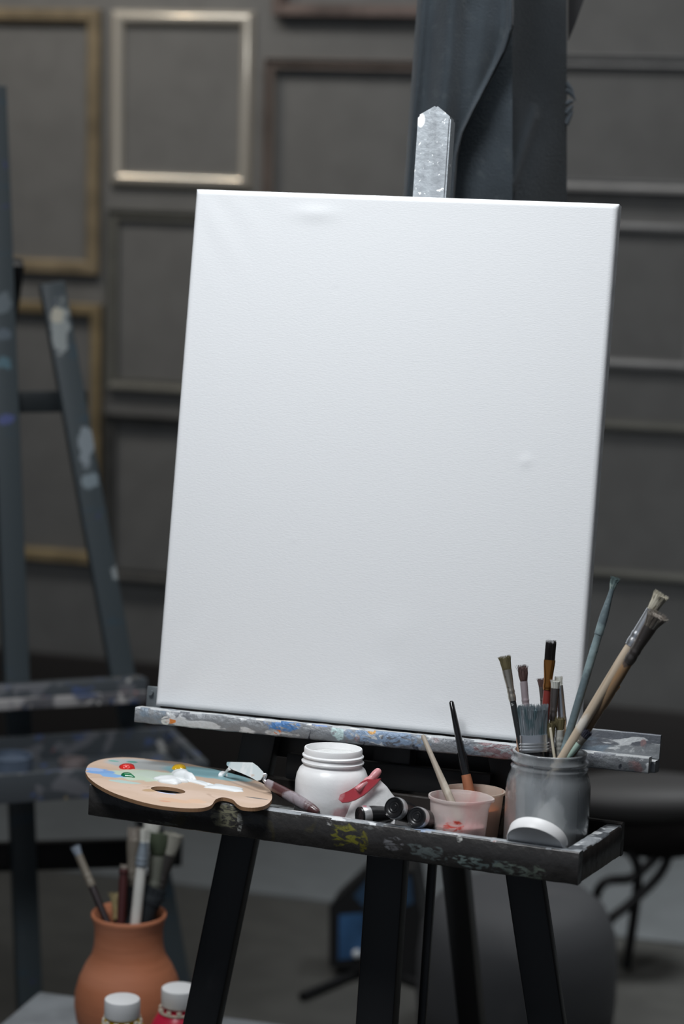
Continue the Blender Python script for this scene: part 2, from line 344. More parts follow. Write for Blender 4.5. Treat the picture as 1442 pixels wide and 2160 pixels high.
# ------------------------------------------------------------------ tray (its own frame, part of the easel)
TX, TY, TN = V((0.99318, -0.11617, 0.01025)), V((0.11661, 0.98995, -0.07996)), V((-0.00086, 0.08061, 0.99675))
TP = V((0.28762, -0.17979, 0.788)); TW, TD, TH = 0.573, 0.1635, 0.0348
def tp(x, y, h): return TP + TX * x + TY * y + TN * h
def tray_at(px, py, yt):
    q = hit(px, py, TP + TY * yt, TY) - TP; return q.dot(TX), q.dot(TN)
def tray_h(px, py, h):
    q = hit(px, py, TP + TN * h, TN) - TP; return q.dot(TX), q.dot(TY)
def tsp(px, py, r, c, na=1.0, ry=None):
    p = hit(px, py, TP, TY) - EL; return (tuple(p), (r, 0.03, ry or r), c, na)
m_tray = mat('black_tray_wood', (0.029, 0.027, 0.026), 0.38, coat=0.3, layers=[((0.035, 0.032, 0.03), 18, 0.55, 0.1, 2, (1, 1, 3)), ((0.10, 0.105, 0.105), 40, 0.68, 0.05, 4, (0.6, 1, 1.5)), ((0.045, 0.04, 0.025), 25, 0.62, 0.06, 11)], bump=(90, 0.7), breakup=0.16,
             spots=[tsp(478, 1722, 0.022, (0.17, 0.165, 0.11), 0.8, 0.014), tsp(505, 1735, 0.004, (0.3, 0.3, 0.28), 1.2, 0.012), tsp(727, 1762, 0.018, (0.16, 0.155, 0.02), 2.2, 0.012), tsp(765, 1775, 0.006, (0.12, 0.11, 0.015), 2.0, 0.012),
                    tsp(695, 1737, 0.0035, (0.42, 0.42, 0.42), 0.5), tsp(830, 1780, 0.014, (0.15, 0.15, 0.16), 1.6, 0.008), tsp(905, 1800, 0.026, (0.10, 0.12, 0.12), 1.6, 0.010), tsp(990, 1818, 0.026, (0.17, 0.22, 0.21), 1.8, 0.006),
                    tsp(1040, 1828, 0.022, (0.10, 0.13, 0.13), 1.8, 0.008), tsp(1085, 1838, 0.024, (0.13, 0.16, 0.14), 1.8, 0.009), tsp(1130, 1845, 0.010, (0.10, 0.12, 0.10), 1.8, 0.010), tsp(968, 1770, 0.004, (0.5, 0.5, 0.48), 0.6), tsp(340, 1735, 0.022, (0.10, 0.105, 0.09), 2.4, 0.002),
                    tsp(390, 1712, 0.006, (0.05, 0.07, 0.065), 1.0)])
m_trayside = mat('brown_black_tray_side', (0.030, 0.025, 0.023), 0.4, layers=[((0.20, 0.19, 0.18), 55, 0.70, 0.03, 4, (2.0, 2.0, 0.15)), ((0.05, 0.045, 0.04), 20, 0.5, 0.2, 3, (2, 2, 0.3))], bump=(80, 0.4))
m_rim = mat('paint_worn_rim', (0.33, 0.35, 0.37), 0.42, layers=[((0.10, 0.11, 0.12), 30, 0.56, 0.05, 1, (0.5, 1, 1)), ((0.72, 0.74, 0.75), 45, 0.56, 0.06, 3), ((0.30, 0.38, 0.52), 18, 0.62, 0.05, 6), ((0.42, 0.25, 0.22), 30, 0.68, 0.05, 8)], bump=(220, 0.9))
FT, RTk, BT = 0.014, 0.018, 0.010
o = obj('tray_front', rough_box(TP, TX, TY, TN, -TW, 0, 0, FT, -TH, 0, 0.0006, 11), [m_tray, m_rim], easel, label='black tray front spattered with paint', angle=60)
top_slots(o, TN, 0.7)
o = obj('tray_side', rough_box(TP, TY, TX, TN, FT + 0.0008, TD - BT - 0.0008, -RTk, 0, -TH, -0.0005, 0.0005, 13), [m_trayside, m_rim], easel, angle=60)
top_slots(o, TN, 0.7)
o = obj('tray_side', rough_box(TP, TY, TX, TN, FT + 0.0008, TD - BT - 0.0008, -TW, -TW + 0.012, -TH, -0.0005, 0.0005, 15), [m_tray, m_rim], easel, angle=60)
top_slots(o, TN, 0.7)
obj('tray_back', rough_box(TP, TX, TY, TN, -TW, 0, TD - BT, TD, -TH, 0.002, 0.0004, 17), m_trayside, easel)
FL = -0.0295   # tray floor height
bm = bmesh.new(); frame_box(bm, TP, TX, TY, TN, -TW + 0.012, -RTk, FT, TD - BT, -TH + 0.001, FL)
obj('tray_bottom', bm, mat('tray_floor', (0.05, 0.05, 0.05), 0.5, layers=[((0.25, 0.26, 0.26), 30, 0.58, 0.06, 4), ((0.4, 0.36, 0.12), 16, 0.68, 0.04, 9)]), easel)
bm = bmesh.new()
bar(bm, cp(-0.09, -0.055, .018), cp(0.15, -0.055, .018), 0.03, 0.012, EN); obj('tray_mount', bm, m_black, easel)

# ------------------------------------------------------------------ stretched canvas
CW, CH, CT = 0.4944, 0.600, 0.021
m_canvas = mat('primed_white_canvas', (0.83, 0.845, 0.86), 0.75, bump=(700, 0.12, (0.35, 1, 1.4)))
def chump(x, v):
    """small dents and pulls in the stretched cloth"""
    d = 0.0
    ex, ev = (x + 0.101) / 0.024, (v - 0.577) / 0.009
    d -= 0.0013 * math.exp(-ex * ex - ev * ev)
    for (qx, qv, r, a) in ((0.1655, 0.31, 0.006, -0.0008), (-0.095, 0.205, 0.002, -0.0006), (0.02, 0.055, 0.012, -0.0005), (0.03, 0.11, 0.02, -0.0005), (0.09, 0.03, 0.01, -0.0004), (-0.07, 0.49, 0.0015, 0.0006)):
        d += a * math.exp(-((x - qx) ** 2 + (v - qv) ** 2) / r ** 2)
    # corner pulls and gentle sag
    u = (x + CW / 2) / CW; w = v / CH
    d += 0.0016 * math.exp(-((u - 0.03) ** 2 + (w - 0.03) ** 2) / 0.012) * math.sin((u - w) * 40) * 0.3
    d += 0.0010 * math.exp(-((u - 0.06) ** 2 + (w - 0.95) ** 2) / 0.010) * math.sin((u * 1.2 + w) * 55) * 0.3
    d += 0.0020 * math.sin(math.pi * u) * math.sin(math.pi * w)
    return d
bm = bmesh.new(); NX, NV = 150, 180; rr = 0.0035; grid = []
for j in range(NV + 1):
    row = []
    for i in range(NX + 1):
        x = -CW / 2 + CW * i / NX; v = CH * j / NV
        ed = min(x + CW / 2, CW / 2 - x, v, CH - v)
        off = chump(x, v) * min(1, ed / 0.02)
        if ed < rr: off += rr - math.sqrt(max(0, rr * rr - (rr - ed) ** 2))
        row.append(bm.verts.new(cp(x, v, off)))
    grid.append(row)
for j in range(NV):
    for i in range(NX): bm.faces.new((grid[j][i], grid[j][i + 1], grid[j + 1][i + 1], grid[j + 1][i]))
ring = [grid[0][i] for i in range(NX + 1)] + [grid[j][NX] for j in range(1, NV + 1)] + [grid[NV][i] for i in range(NX - 1, -1, -1)] + [grid[j][0] for j in range(NV - 1, 0, -1)]
prev = ring
def ins(p, d):   # inset towards the centre
    q = p - O0; x, v = q.x, q.dot(EU); return (max(-CW / 2 + d, min(CW / 2 - d, x)), max(d, min(CH - d, v)))
for depth, d in ((CT * 0.5, 0.0), (CT, 0.0), (CT, 0.03), (0.006, 0.03)):
    cur = []
    for k, vtx in enumerate(ring):
        x, v = ins(vtx.co, d); wob = 0.0004 * noise.noise(V((x * 60, v * 60, depth * 50))) if depth < CT else 0
        cur.append(bm.verts.new(cp(x + (wob if abs(x) > CW / 2 - 0.001 else 0), v, depth)))
    n = len(cur)
    for k in range(n):
        if (cur[k].co - cur[(k + 1) % n].co).length > 1e-7: bm.faces.new((prev[k], prev[(k + 1) % n], cur[(k + 1) % n], cur[k]))
    prev = cur
bmesh.ops.remove_doubles(bm, verts=bm.verts, dist=1e-6)
canvas = root('canvas', 'large blank white stretched canvas standing on the easel ledge', 'canvas', cp(0, 0, 0.01))
obj('canvas_cloth', bm, m_canvas, canvas, angle=70)
bm = bmesh.new(); s = 0.026
for (xa, va, xb, vb) in ((-CW / 2 + .014, .002, -CW / 2 + .014, CH - .002), (CW / 2 - .014, .002, CW / 2 - .014, CH - .002)):
    bar(bm, cp(xa, va, .0045), cp(xb, vb, .0045), s * 0.8, 0.0155, EN, 0.001)
for v in (.014, CH - .014, CH / 2): bar(bm, cp(-CW / 2 + .025, v, .0055), cp(CW / 2 - .025, v, .0055), s * 0.8, 0.0145, EN, 0.001)
obj('stretcher_bars', bm, mat('pine_stretcher', (0.5, 0.36, 0.2), 0.6, wear=0.15), canvas)

# ------------------------------------------------------------------ brushes
def brush(label, P_tip, P_in, P_butt_len, spec, name='paintbrush', group=None, flat_dir=None):
    """spec: dict(hl handle, fl ferrule len, bl bristle len, hw handle radius, fw ferrule radius/half-width, ft ferrule half-thickness,
    tipw bristle half width at tip, mats...). Tip at P_tip, passes P_in, extends to total length P_butt_len."""
    P_tip, P_in = V(P_tip), V(P_in)
    az = (P_tip - P_in).normalized(); L = P_butt_len; base = P_tip - az * L
    fd = flat_dir or RT; ax = (fd - az * fd.dot(az)).normalized(); ay = az.cross(ax)
    M = Matrix(((ax.x, ay.x, az.x, base.x), (ax.y, ay.y, az.y, base.y), (ax.z, ay.z, az.z, base.z), (0, 0, 0, 1)))
    r = root(name, label, 'paintbrush', M=M, group=group)
    bl, fl = spec['bl'], spec['fl']; hw = spec['hw']; fw = spec['fw']; ft = spec.get('ft', fw); tw = spec.get('tw', fw); tt = spec.get('tt', ft * 0.6)
    zf = L - bl - fl; zb = L - bl
    bm = bmesh.new(); prof = []
    he = spec.get('butt', 0.5)
    for t, k in ((0, he * 0.6), (0.004 / max(zf, .01), he), (0.3, 0.5 * (he + 1)), (0.7, 1.0), (0.93, 1.0), (1.0, 0.92)):
        z = zf * t + (0.0 if t < 1 else 0.002); kk = k
        prof.append(ell(V((0, 0, z)), X, Y, hw * kk, hw * kk * spec.get('hflat', 1.0), 14))
    loft(bm, prof, 14); obj('handle', bm, spec['mh'], r, world=False)
    bm = bmesh.new(); rings = []; nb = spec.get('bands', 2); n = 20
    fr = hw * 1.08
    for t in [i / 24 for i in range(25)]:
        k = max(0, (t - 0.3) / 0.7); k = k * k * (3 - 2 * k)
        if spec.get('band_ferrule'): k = 1.0
        a = fr + (fw - fr) * k; b = fr * spec.get('hflat', 1.0) + (ft - fr * spec.get('hflat', 1.0)) * k
        if nb and 0.08 < t < 0.08 + 0.09 * nb * 2 and int((t - 0.08) / 0.09) % 2 == 0: a *= 1.07; b *= 1.1
        rings.append(ell(V((0, 0, zf + fl * t)), X, Y, a, b, n))
    loft(bm, rings, n); obj('ferrule', bm, spec['mf'], r, world=False)
    bm = bmesh.new(); rings = []
    rnd = random.Random(len(label) * 7 + int(L * 1e4))
    ang_n = 20; pw = spec.get('pw', 0.6)
    for t in (0, 0.15, 0.4, 0.65, 0.8, 0.9):
        k = t ** pw if spec.get('round') != 'taper' else t
        a = (fw * 0.9) + (tw - fw * 0.9) * k; b = (ft * 0.85) + (tt - ft * 0.85) * k
        if spec.get('belly'): a *= 1 + spec['belly'] * math.sin(math.pi * t); b *= 1 + spec['belly'] * math.sin(math.pi * t)
        rings.append([p + V((0, 0, rnd.uniform(-1, 1) * bl * 0.03 if t > 0.7 else 0)) for p in ell(V((0, 0, zb + bl * t * 0.95 - 0.0005)), X, Y, a * 0.93, b * 0.93, ang_n)])
    loft(bm, rings, ang_n)
    nh = spec.get('hairs', 90); hr = spec.get('hr', 0.00022)
    for i in range(nh):
        q = rnd.uniform(0, 2 * math.pi); rad = math.sqrt(rnd.uniform(0.45, 1.05))
        ca, sa = math.cos(q) * rad, math.sin(q) * rad
        wild = spec.get('wild', 0.12)
        p0 = V((fw * 0.88 * ca, ft * 0.85 * sa, zb - 0.001))
        bf = 1 + spec.get('belly', 0)
        p1 = V((0.5 * (fw * .9 + tw) * ca * 0.99 * bf, 0.5 * (ft * .85 + tt) * sa * bf, zb + bl * 0.5))
        p2 = V((tw * ca * 1.0 + rnd.gauss(0, wild * tw), tt * sa + rnd.gauss(0, wild * tw), zb + bl * (0.97 + rnd.uniform(-0.09, 0.05))))
        tube(bm, [p0, p1, p2], [hr, hr, hr * 0.4], 4)
    obj('bristles', bm, spec['mb'], r, world=False, angle=80)
    return r
m_ferr = mat('worn_ferrule', (0.42, 0.39, 0.34), 0.35, 0.85, wear=0.3, layers=[((0.12, 0.10, 0.08), 60, 0.6, 0.06, 2)])
m_ferr_s = mat('silver_ferrule', (0.70, 0.72, 0.75), 0.28, 0.9, layers=[((0.85, 0.85, 0.85), 80, 0.6, 0.05, 2), ((0.2, 0.2, 0.2), 90, 0.7, 0.04, 5)])
m_ferr_d = mat('dark_ferrule', (0.17, 0.15, 0.14), 0.35, 0.8, layers=[((0.6, 0.55, 0.45), 120, 0.70, 0.03, 2)])
m_ferr_c = mat('copper_ferrule', (0.45, 0.19, 0.05), 0.22, 0.9, layers=[((0.12, 0.08, 0.05), 70, 0.66, 0.05, 3)])
m_ferr_p = mat('mauve_smeared_ferrule', (0.34, 0.29, 0.31), 0.45, 0.2, layers=[((0.75, 0.75, 0.75), 130, 0.64, 0.04, 3), ((0.08, 0.07, 0.08), 90, 0.66, 0.04, 6)])
m_darkh = mat('dark_handle', (0.022, 0.024, 0.026), 0.35, layers=[((0.45, 0.47, 0.47), 110, 0.66, 0.03, 3)])
m_blackh = mat('glossy_black_handle', (0.008, 0.008, 0.009), 0.15, coat=0.5)
m_wood = mat('pale_wood_handle', (0.50, 0.41, 0.31), 0.5, layers=[((0.30, 0.22, 0.15), 14, 0.55, 0.1, 2, (3, 3, 0.3)), ((0.62, 0.58, 0.52), 22, 0.6, 0.08, 5), ((0.65, 0.28, 0.15), 30, 0.72, 0.03, 8)])
m_brownh = mat('brown_wood_handle', (0.22, 0.145, 0.085), 0.5, layers=[((0.45, 0.22, 0.06), 10, 0.48, 0.12, 2, (2, 2, 0.4)), ((0.08, 0.06, 0.05), 40, 0.62, 0.05, 5)])
m_orangeh = mat('orange_wood_handle', (0.52, 0.26, 0.08), 0.45, layers=[((0.25, 0.13, 0.06), 30, 0.58, 0.08, 5, (2, 2, .5))])
m_teal = mat('teal_grey_painted_handle', (0.125, 0.165, 0.18), 0.45, layers=[((0.22, 0.29, 0.30), 30, 0.5, 0.1, 2), ((0.03, 0.11, 0.2), 70, 0.66, 0.03, 5), ((0.05, 0.13, 0.15), 35, 0.64, 0.04, 7)], bump=(150, 0.5))
m_redh = mat('red_handle', (0.22, 0.035, 0.028), 0.3)
m_b_olive = mat('olive_bristles', (0.125, 0.105, 0.05), 0.7, wear=0.3)
m_b_brown = mat('brown_bristles', (0.075, 0.042, 0.038), 0.7, wear=0.3)
m_b_blue = mat('blue_grey_bristles', (0.20, 0.235, 0.26), 0.7, layers=[((0.10, 0.16, 0.18), 40, 0.52, 0.1, 2, (2, 2, 0.5)), ((0.33, 0.35, 0.38), 60, 0.55, 0.08, 4, (3, 3, 0.3))])
m_b_black = mat('black_amber_bristles', (0.012, 0.010, 0.010), 0.35)
m_b_amber = mat('amber_bristle_root', (0.10, 0.065, 0.02), 0.35)
m_b_white = mat('white_bristles', (0.50, 0.50, 0.46), 0.7, wear=0.3, layers=[((0.15, 0.15, 0.13), 90, 0.6, 0.06, 4, (3, 3, .3))])
m_b_cream = mat('cream_bristles', (0.50, 0.47, 0.38), 0.7, layers=[((0.22, 0.19, 0.13), 70, 0.55, 0.08, 4, (3, 3, 0.3))])
m_b_grey = mat('grey_brown_bristles', (0.19, 0.165, 0.14), 0.7, layers=[((0.35, 0.32, 0.28), 80, 0.55, 0.08, 4, (3, 3, 0.3))])
m_b_teal = mat('teal_bristles', (0.10, 0.145, 0.145), 0.6, layers=[((0.26, 0.32, 0.30), 120, 0.56, 0.06, 4)])

# ------------------------------------------------------------------ tray things
def tray_root(name, label, cat, px, py, yt, group=None):
    """thing standing on the tray floor whose reference point (px,py) lies at tray depth yt; returns root matrix, x, height above floor"""
    x, h = tray_at(px, py, yt)
    o = tp(x, yt, FL)
    M = Matrix(((TX.x, TY.x, TN.x, o.x), (TX.y, TY.y, TN.y, o.y), (TX.z, TY.z, TN.z, o.z), (0, 0, 0, 1)))
    return root(name, label, cat, M=M, group=group), x, h - FL
# glass jar
JY = 0.088
jar, jx, jh = tray_root('glass_jar', 'grey hazy glass jar crowded with paintbrushes at the right end of the tray', 'jar', 1160, 1584, JY)
k = (TP + TY * JY - CAM).dot(FW) / 2.557
rb = 0.0452 * k; rn = 0.0395 * k
m_glass = mat('hazy_jar_glass', (0.60, 0.63, 0.65), 0.10, trans=0.66, ior=1.45, coat=1.0, layers=[((0.42, 0.44, 0.455), 16, 0.48, 0.14, 2, (2, 2, 0.2)), ((0.74, 0.76, 0.77), 18, 0.60, 0.08, 5, (2, 2, 0.25))], spots=[((0.019, -0.041, 0.046), (0.015, 0.03, 0.028), (0.84, 0.87, 0.88), 1.0), ((-0.030, -0.032, 0.05), (0.010, 0.03, 0.05), (0.62, 0.52, 0.49), 0.8)])  # bright centre spot and pinkish left spot are reflections put into the colour
def thread(r, z0, t=0.0021): return [(r, z0 - 0.003), (r + t, z0 - 0.0012), (r + t, z0 + 0.0002), (r, z0 + 0.002)]
H_ = jh
pr = [(0.001, 0), (rb * 0.86, 0.0), (rb * 0.95, 0.002), (rb, 0.007), (rb, H_ - 0.044), (rb * 0.995, H_ - 0.036), (rb * 0.955, H_ - 0.028), (rn + 0.001, H_ - 0.0205), (rn + 0.0018, H_ - 0.018), (rn + 0.0018, H_ - 0.0165), (rn, H_ - 0.015)] + thread(rn, H_ - 0.0095) + [(rn, H_ - 0.003), (rn + 0.0006, H_ - 0.001), (rn, H_),
      (rn - 0.002, H_), (rn - 0.0026, H_ - 0.004), (rn - 0.0026, H_ - 0.02), (rb - 0.006, H_ - 0.031), (rb - 0.0034, H_ - 0.044), (rb - 0.0034, 0.010), (rb * 0.82, 0.006), (0.001, 0.006)]
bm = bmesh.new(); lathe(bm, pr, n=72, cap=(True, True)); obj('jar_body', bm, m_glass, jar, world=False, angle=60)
# cloudy residue lining the inside; its bright spot is a painted reflection
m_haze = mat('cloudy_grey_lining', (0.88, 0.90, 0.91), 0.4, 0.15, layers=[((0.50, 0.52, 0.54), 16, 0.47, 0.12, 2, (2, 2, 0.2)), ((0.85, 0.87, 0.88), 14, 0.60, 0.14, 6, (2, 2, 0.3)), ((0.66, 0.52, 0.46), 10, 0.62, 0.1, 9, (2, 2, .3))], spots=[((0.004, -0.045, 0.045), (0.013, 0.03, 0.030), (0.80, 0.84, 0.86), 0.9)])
bm = bmesh.new(); ri = rb - 0.0042
lathe(bm, [(0.001, 0.0075), (ri * 0.85, 0.0075), (ri, 0.012), (ri, H_ - 0.046), (rn - 0.0036, H_ - 0.024), (rn - 0.0044, H_ - 0.024), (ri - 0.001, H_ - 0.047), (ri - 0.001, 0.013), (ri * 0.83, 0.0083), (0.001, 0.0083)], n=60, cap=(True, True))
obj('residue', bm, m_haze, jar, label='cloudy grey residue on the glass', world=False, angle=60)
def jb(label, tip, inn, ytip, yin, spec, maxl=0.5, group='paintbrushes in the glass jar'):
    xt_, ht = tray_at(*tip, ytip); xi, hi = tray_at(*inn, yin)
    # keep the entry inside the mouth
    dx, dy = xi - jx, yin - JY; rr_ = math.hypot(dx, dy); mx_ = rn - 0.0046 - spec['hw']
    if rr_ > mx_: xi, yin = jx + dx * mx_ / rr_, JY + dy * mx_ / rr_
    A = V((xt_, ytip, ht)); B = V((xi, yin, hi)); d = (B - A).normalized(); L = (B - A).length
    while L < maxl:
        q = A + d * (L + 0.002)
        if q.z < FL + 0.0105 + spec['hw'] or math.hypot(q.x - jx, q.y - JY) > ri - 0.0018 - spec['hw'] * 0.8: break
        L += 0.002
    return brush(label, tp(*A), tp(*B), L, spec, group=group)
S = dict
jb('brush with flared olive bristles and a worn ferrule, leftmost in the jar', (1063, 1383), (1091, 1575), JY + .006, JY - .004, S(bl=.0155, fl=.034, hw=.0036, fw=.0052, ft=.0042, tw=.0066, tt=.005, mh=m_darkh, mf=m_ferr, mb=m_b_olive, hairs=160))
jb('round brush with frayed dark brown bristles behind the wide flat brush', (1101, 1402), (1100, 1575), JY + .022, JY + .02, S(bl=.018, fl=.03, hw=.0036, fw=.0042, tw=.0044, tt=.004, belly=.35, wild=.35, mh=m_darkh, mf=m_ferr_p, mb=m_b_brown, hairs=120))
jb('wide flat brush with blue-grey paint-soaked bristles and ribbed metal ferrule', (1123, 1487), (1128, 1600), JY - .016, JY - .016, S(bl=.032, fl=.018, hw=.0125, hflat=.4, fw=.0152, ft=.0055, tw=.0162, tt=.0085, pw=1.0, band_ferrule=1, mh=m_blackh, mf=m_ferr_s, mb=m_b_blue, hairs=600, hr=.00032, butt=.7, bands=3, wild=.04))
r = jb('flat brush with black-tipped bristles, copper ferrule and red handle', (1162, 1350), (1146, 1560), JY + .012, JY + .005, S(bl=.0215, fl=.032, hw=.0044, fw=.0062, ft=.0028, tw=.0056, tt=.0020, mh=m_redh, mf=m_ferr_c, mb=m_b_black, hairs=120, wild=.02, bands=1))
jb('small brush with dark fanned bristles half hidden behind the copper ferrule brush', (1140, 1430), (1152, 1575), JY + .03, JY + .02, S(bl=.010, fl=.02, hw=.0024, fw=.003, tw=.0042, mh=m_darkh, mf=m_ferr_d, mb=m_b_brown, hairs=60))
jb('dark brush with short white-caked bristles right of the copper ferrule brush', (1172, 1434), (1161, 1575), JY + .005, JY - .0, S(bl=.009, fl=.034, hw=.0036, fw=.0048, ft=.004, tw=.0052, tt=.004, mh=m_darkh, mf=m_ferr_d, mb=m_b_white, hairs=80))
jb('silver-smeared brush standing just behind the dark one with white bristles', (1177, 1426), (1190, 1575), JY + .018, JY + .012, S(bl=.010, fl=.042, hw=.0042, fw=.0042, tw=.0042, mh=m_ferr_s, mf=m_ferr_s, mb=m_b_white, hairs=60, bands=1))
jb('stubby brush with splayed olive bristles low in the middle of the jar mouth', (1160, 1520), (1163, 1590), JY - .008, JY - .008, S(bl=.018, fl=.016, hw=.0034, fw=.0036, tw=.006, wild=.3, mh=m_darkh, mf=m_ferr_d, mb=m_b_olive, hairs=110))
jb('short brush with ridged cream ferrule low in the jar mouth', (1181, 1512), (1179, 1590), JY + .0, JY + .0, S(bl=.014, fl=.03, hw=.004, fw=.0046, tw=.0062, wild=.15, mh=m_darkh, mf=m_b_white, mb=m_b_olive, hairs=90, bands=4))
jb('long slim teal-painted brush leaning right with teal bristles', (1298, 1217), (1190, 1580), JY + .015, JY - .010, S(bl=.0135, fl=.05, hw=.0044, fw=.0026, tw=.0042, belly=.25, wild=.25, mh=m_teal, mf=m_teal, mb=m_b_teal, hairs=130, bands=0, butt=.8))
jb('long brush with pale cream bristles and silver ferrule, leaning furthest right', (1396, 1251), (1208, 1578), JY + .012, JY - .018, S(bl=.021, fl=.044, hw=.0056, fw=.0060, ft=.005, tw=.0078, tt=.007, wild=.12, mh=m_wood, mf=m_ferr_s, mb=m_b_cream, hairs=220, bands=2, butt=.8))
jb('long brush with flared grey-brown bristles and dark ferrule, in front of the cream one', (1388, 1294), (1226, 1570), JY - .012, JY + .002, S(bl=.017, fl=.046, hw=.0052, fw=.0075, ft=.0055, tw=.0125, tt=.008, pw=1.2, wild=.06, mh=m_brownh, mf=m_ferr_d, mb=m_b_grey, hairs=240, bands=2))
jb('orange wooden brush handle lying just behind the two long leaning brushes', (1304, 1440), (1240, 1560), JY + .03, JY + .018, S(bl=.012, fl=.02, hw=.0044, fw=.004, tw=.0045, mh=m_orangeh, mf=m_orangeh, mb=m_orangeh, hairs=0, bands=0))
jb('mint green brush with a dark bound tip at the right of the jar mouth', (1243, 1540), (1205, 1590), JY - .012, JY - .016, S(bl=.010, fl=.008, hw=.004, fw=.0046, tw=.0055, mh=mat('mint_handle', (0.42, 0.56, 0.48), 0.5), mf=m_ferr, mb=mat('navy_bristles', (0.02, 0.02, 0.035), 0.6), hairs=60, wild=.2))
def stick(label, tip, inn, ytip, yin, r_, m, group='bare sticks among the jar brushes', taper=1.0):
    xt_, ht = tray_at(*tip, ytip); xi, hi = tray_at(*inn, yin)
    A = V((xt_, ytip, ht)); B = V((xi, yin, hi)); d = (B - A).normalized(); L = (B - A).length
    while L < 0.4:
        q = A + d * (L + 0.002)
        if q.z < FL + 0.0105 + r_ or math.hypot(q.x - jx, q.y - JY) > ri - 0.0018 - r_: break
        L += 0.002
    bm = bmesh.new(); A2, B2 = tp(*A), tp(*(A + d * L)); dd = (A2 - B2).normalized()
    tube(bm, [B2, B2.lerp(A2, 0.3), B2.lerp(A2, 0.7), A2 - dd * r_ * 0.6, A2 - dd * r_ * .2, A2], [r_, r_, r_, r_, r_ * 0.85, r_ * 0.5], 14)
    return obj('wooden_stick', bm, m, label=label, cat='stick', group=group)
stick('peach wooden stick left of the wide flat brush', (1092, 1520), (1095, 1575), JY + .004, JY + .002, .0030, mat('peach_stick', (0.52, 0.32, 0.22), 0.5))
stick('thin cream stick right of the wide flat brush', (1160, 1535), (1166, 1578), JY - .02, JY - .02, .0014, mat('cream_stick', (0.62, 0.57, 0.45), 0.5))
stick('pale mint stick behind the long teal brush', (1222, 1530), (1204, 1580), JY + .026, JY + .02, .0052, mat('pale_mint_stick', (0.50, 0.55, 0.50), 0.5, wear=0.15))

# white plastic jar
wj, wx, wh = tray_root('plastic_jar', 'open white plastic jar standing behind the palette knife handle', 'jar', 703, 1577, 0.075)
m_wplast = mat('milky_white_plastic', (0.93, 0.93, 0.93), 0.32, layers=[((0.95, 0.95, 0.95), 12, 0.55, 0.1, 3, (1, 1, 2))], spots=[((0.028, -0.03, 0.014), (0.022, 0.02, 0.022), (0.80, 0.52, 0.54), 0.8)], bump=(90, 0.25))
r1, rb1, h1 = 0.0322, 0.0405, wh
pr = [(0.001, 0), (rb1 * 0.9, 0), (rb1, 0.004), (rb1, h1 - 0.045), (rb1 * 1.0, h1 - 0.038), (rb1 * 0.97, h1 - 0.030), (rb1 * 0.9, h1 - 0.0235), (r1 + 0.001, h1 - 0.0205), (r1, h1 - 0.0195), (r1, h1 - 0.0175), (r1 + 0.0022, h1 - 0.0165), (r1 + 0.0024, h1 - 0.015), (r1 + 0.0004, h1 - 0.0135), (r1, h1 - 0.011), (r1 + 0.0018, h1 - 0.0095), (r1 + 0.0018, h1 - 0.0082), (r1, h1 - 0.0068), (r1, h1 - 0.001), (r1 - 0.0006, h1),
      (r1 - 0.0018, h1), (r1 - 0.0022, h1 - 0.002), (r1 - 0.0022, h1 - 0.02), (rb1 - 0.004, h1 - 0.03), (rb1 - 0.003, 0.006), (0.001, 0.004)]
bm = bmesh.new(); lathe(bm, pr, n=72, cap=(True, True)); obj('jar_body', bm, m_wplast, wj, world=False, angle=50)
bm = bmesh.new(); n = 48; bmv = []
lathe(bm, [(0.001, 0.0065), (rb1 - 0.0035, 0.007), (rb1 - 0.0035, h1 - 0.034), (r1 - 0.003, h1 - 0.021), (r1 - 0.0028, h1 - 0.0075), (r1 - 0.005, h1 - 0.0068), (0.001, h1 - 0.0065)], n=48, cap=(True, True))
obj('white_paint', bm, mat('wet_white_paint', (0.80, 0.81, 0.80), 0.2, bump=(150, 0.5)), wj, label='wet white paint filling the jar', world=False)

# cups
def cup(label, px, py, yt, rr_, mcup, liq, spout):
    c, cx_, ch = tray_root('plastic_cup', label, 'cup', px, py, yt, group='plastic mixing cups')
    rt_, rbm = rr_, rr_ * 0.82
    def ring(r, z, sp_=0.0):
        out = []
        for i in range(64):
            a = 2 * math.pi * i / 64; rad = r
            da = math.atan2(math.sin(a - spout), math.cos(a - spout))
            rad += sp_ * math.exp(-(da / 0.28) ** 2)
            out.append(V((rad * math.cos(a), rad * math.sin(a), z)))
        return out
    bm = bmesh.new(); sp_ = 0.0035
    rings = [ring(0.001, 0), ring(rbm * 0.93, 0), ring(rbm, 0.002), ring(rt_ * 0.93, ch - 0.012), ring(rt_ * 0.945, ch - 0.005, sp_ * 0.6), ring(rt_ * 0.95, ch - 0.0032, sp_), ring(rt_, ch - 0.0028, sp_), ring(rt_ * 1.01, ch - 0.0012, sp_), ring(rt_, ch, sp_), ring(rt_ * 0.95, ch, sp_), ring(rt_ * 0.925, ch - 0.002, sp_ * .8), ring(rt_ * 0.905, ch - 0.012), ring(rbm - 0.0014, 0.003), ring(0.001, 0.002)]
    loft(bm, rings); obj('cup_wall', bm, mcup, c, world=False, angle=50)
    lh = liq[1]; k_ = lh / ch; rl = rbm + (rt_ * 0.905 - rbm) * k_ - 0.0018
    bm = bmesh.new(); lathe(bm, [(0.001, 0.0026), (rbm - 0.0022, 0.0034), (rl, lh - 0.0005), (rl - 0.0006, lh), (0.001, lh)], n=48, cap=(True, True))
    obj('paint_water', bm, liq[0], c, label=liq[2], world=False)
    return c, cx_, ch
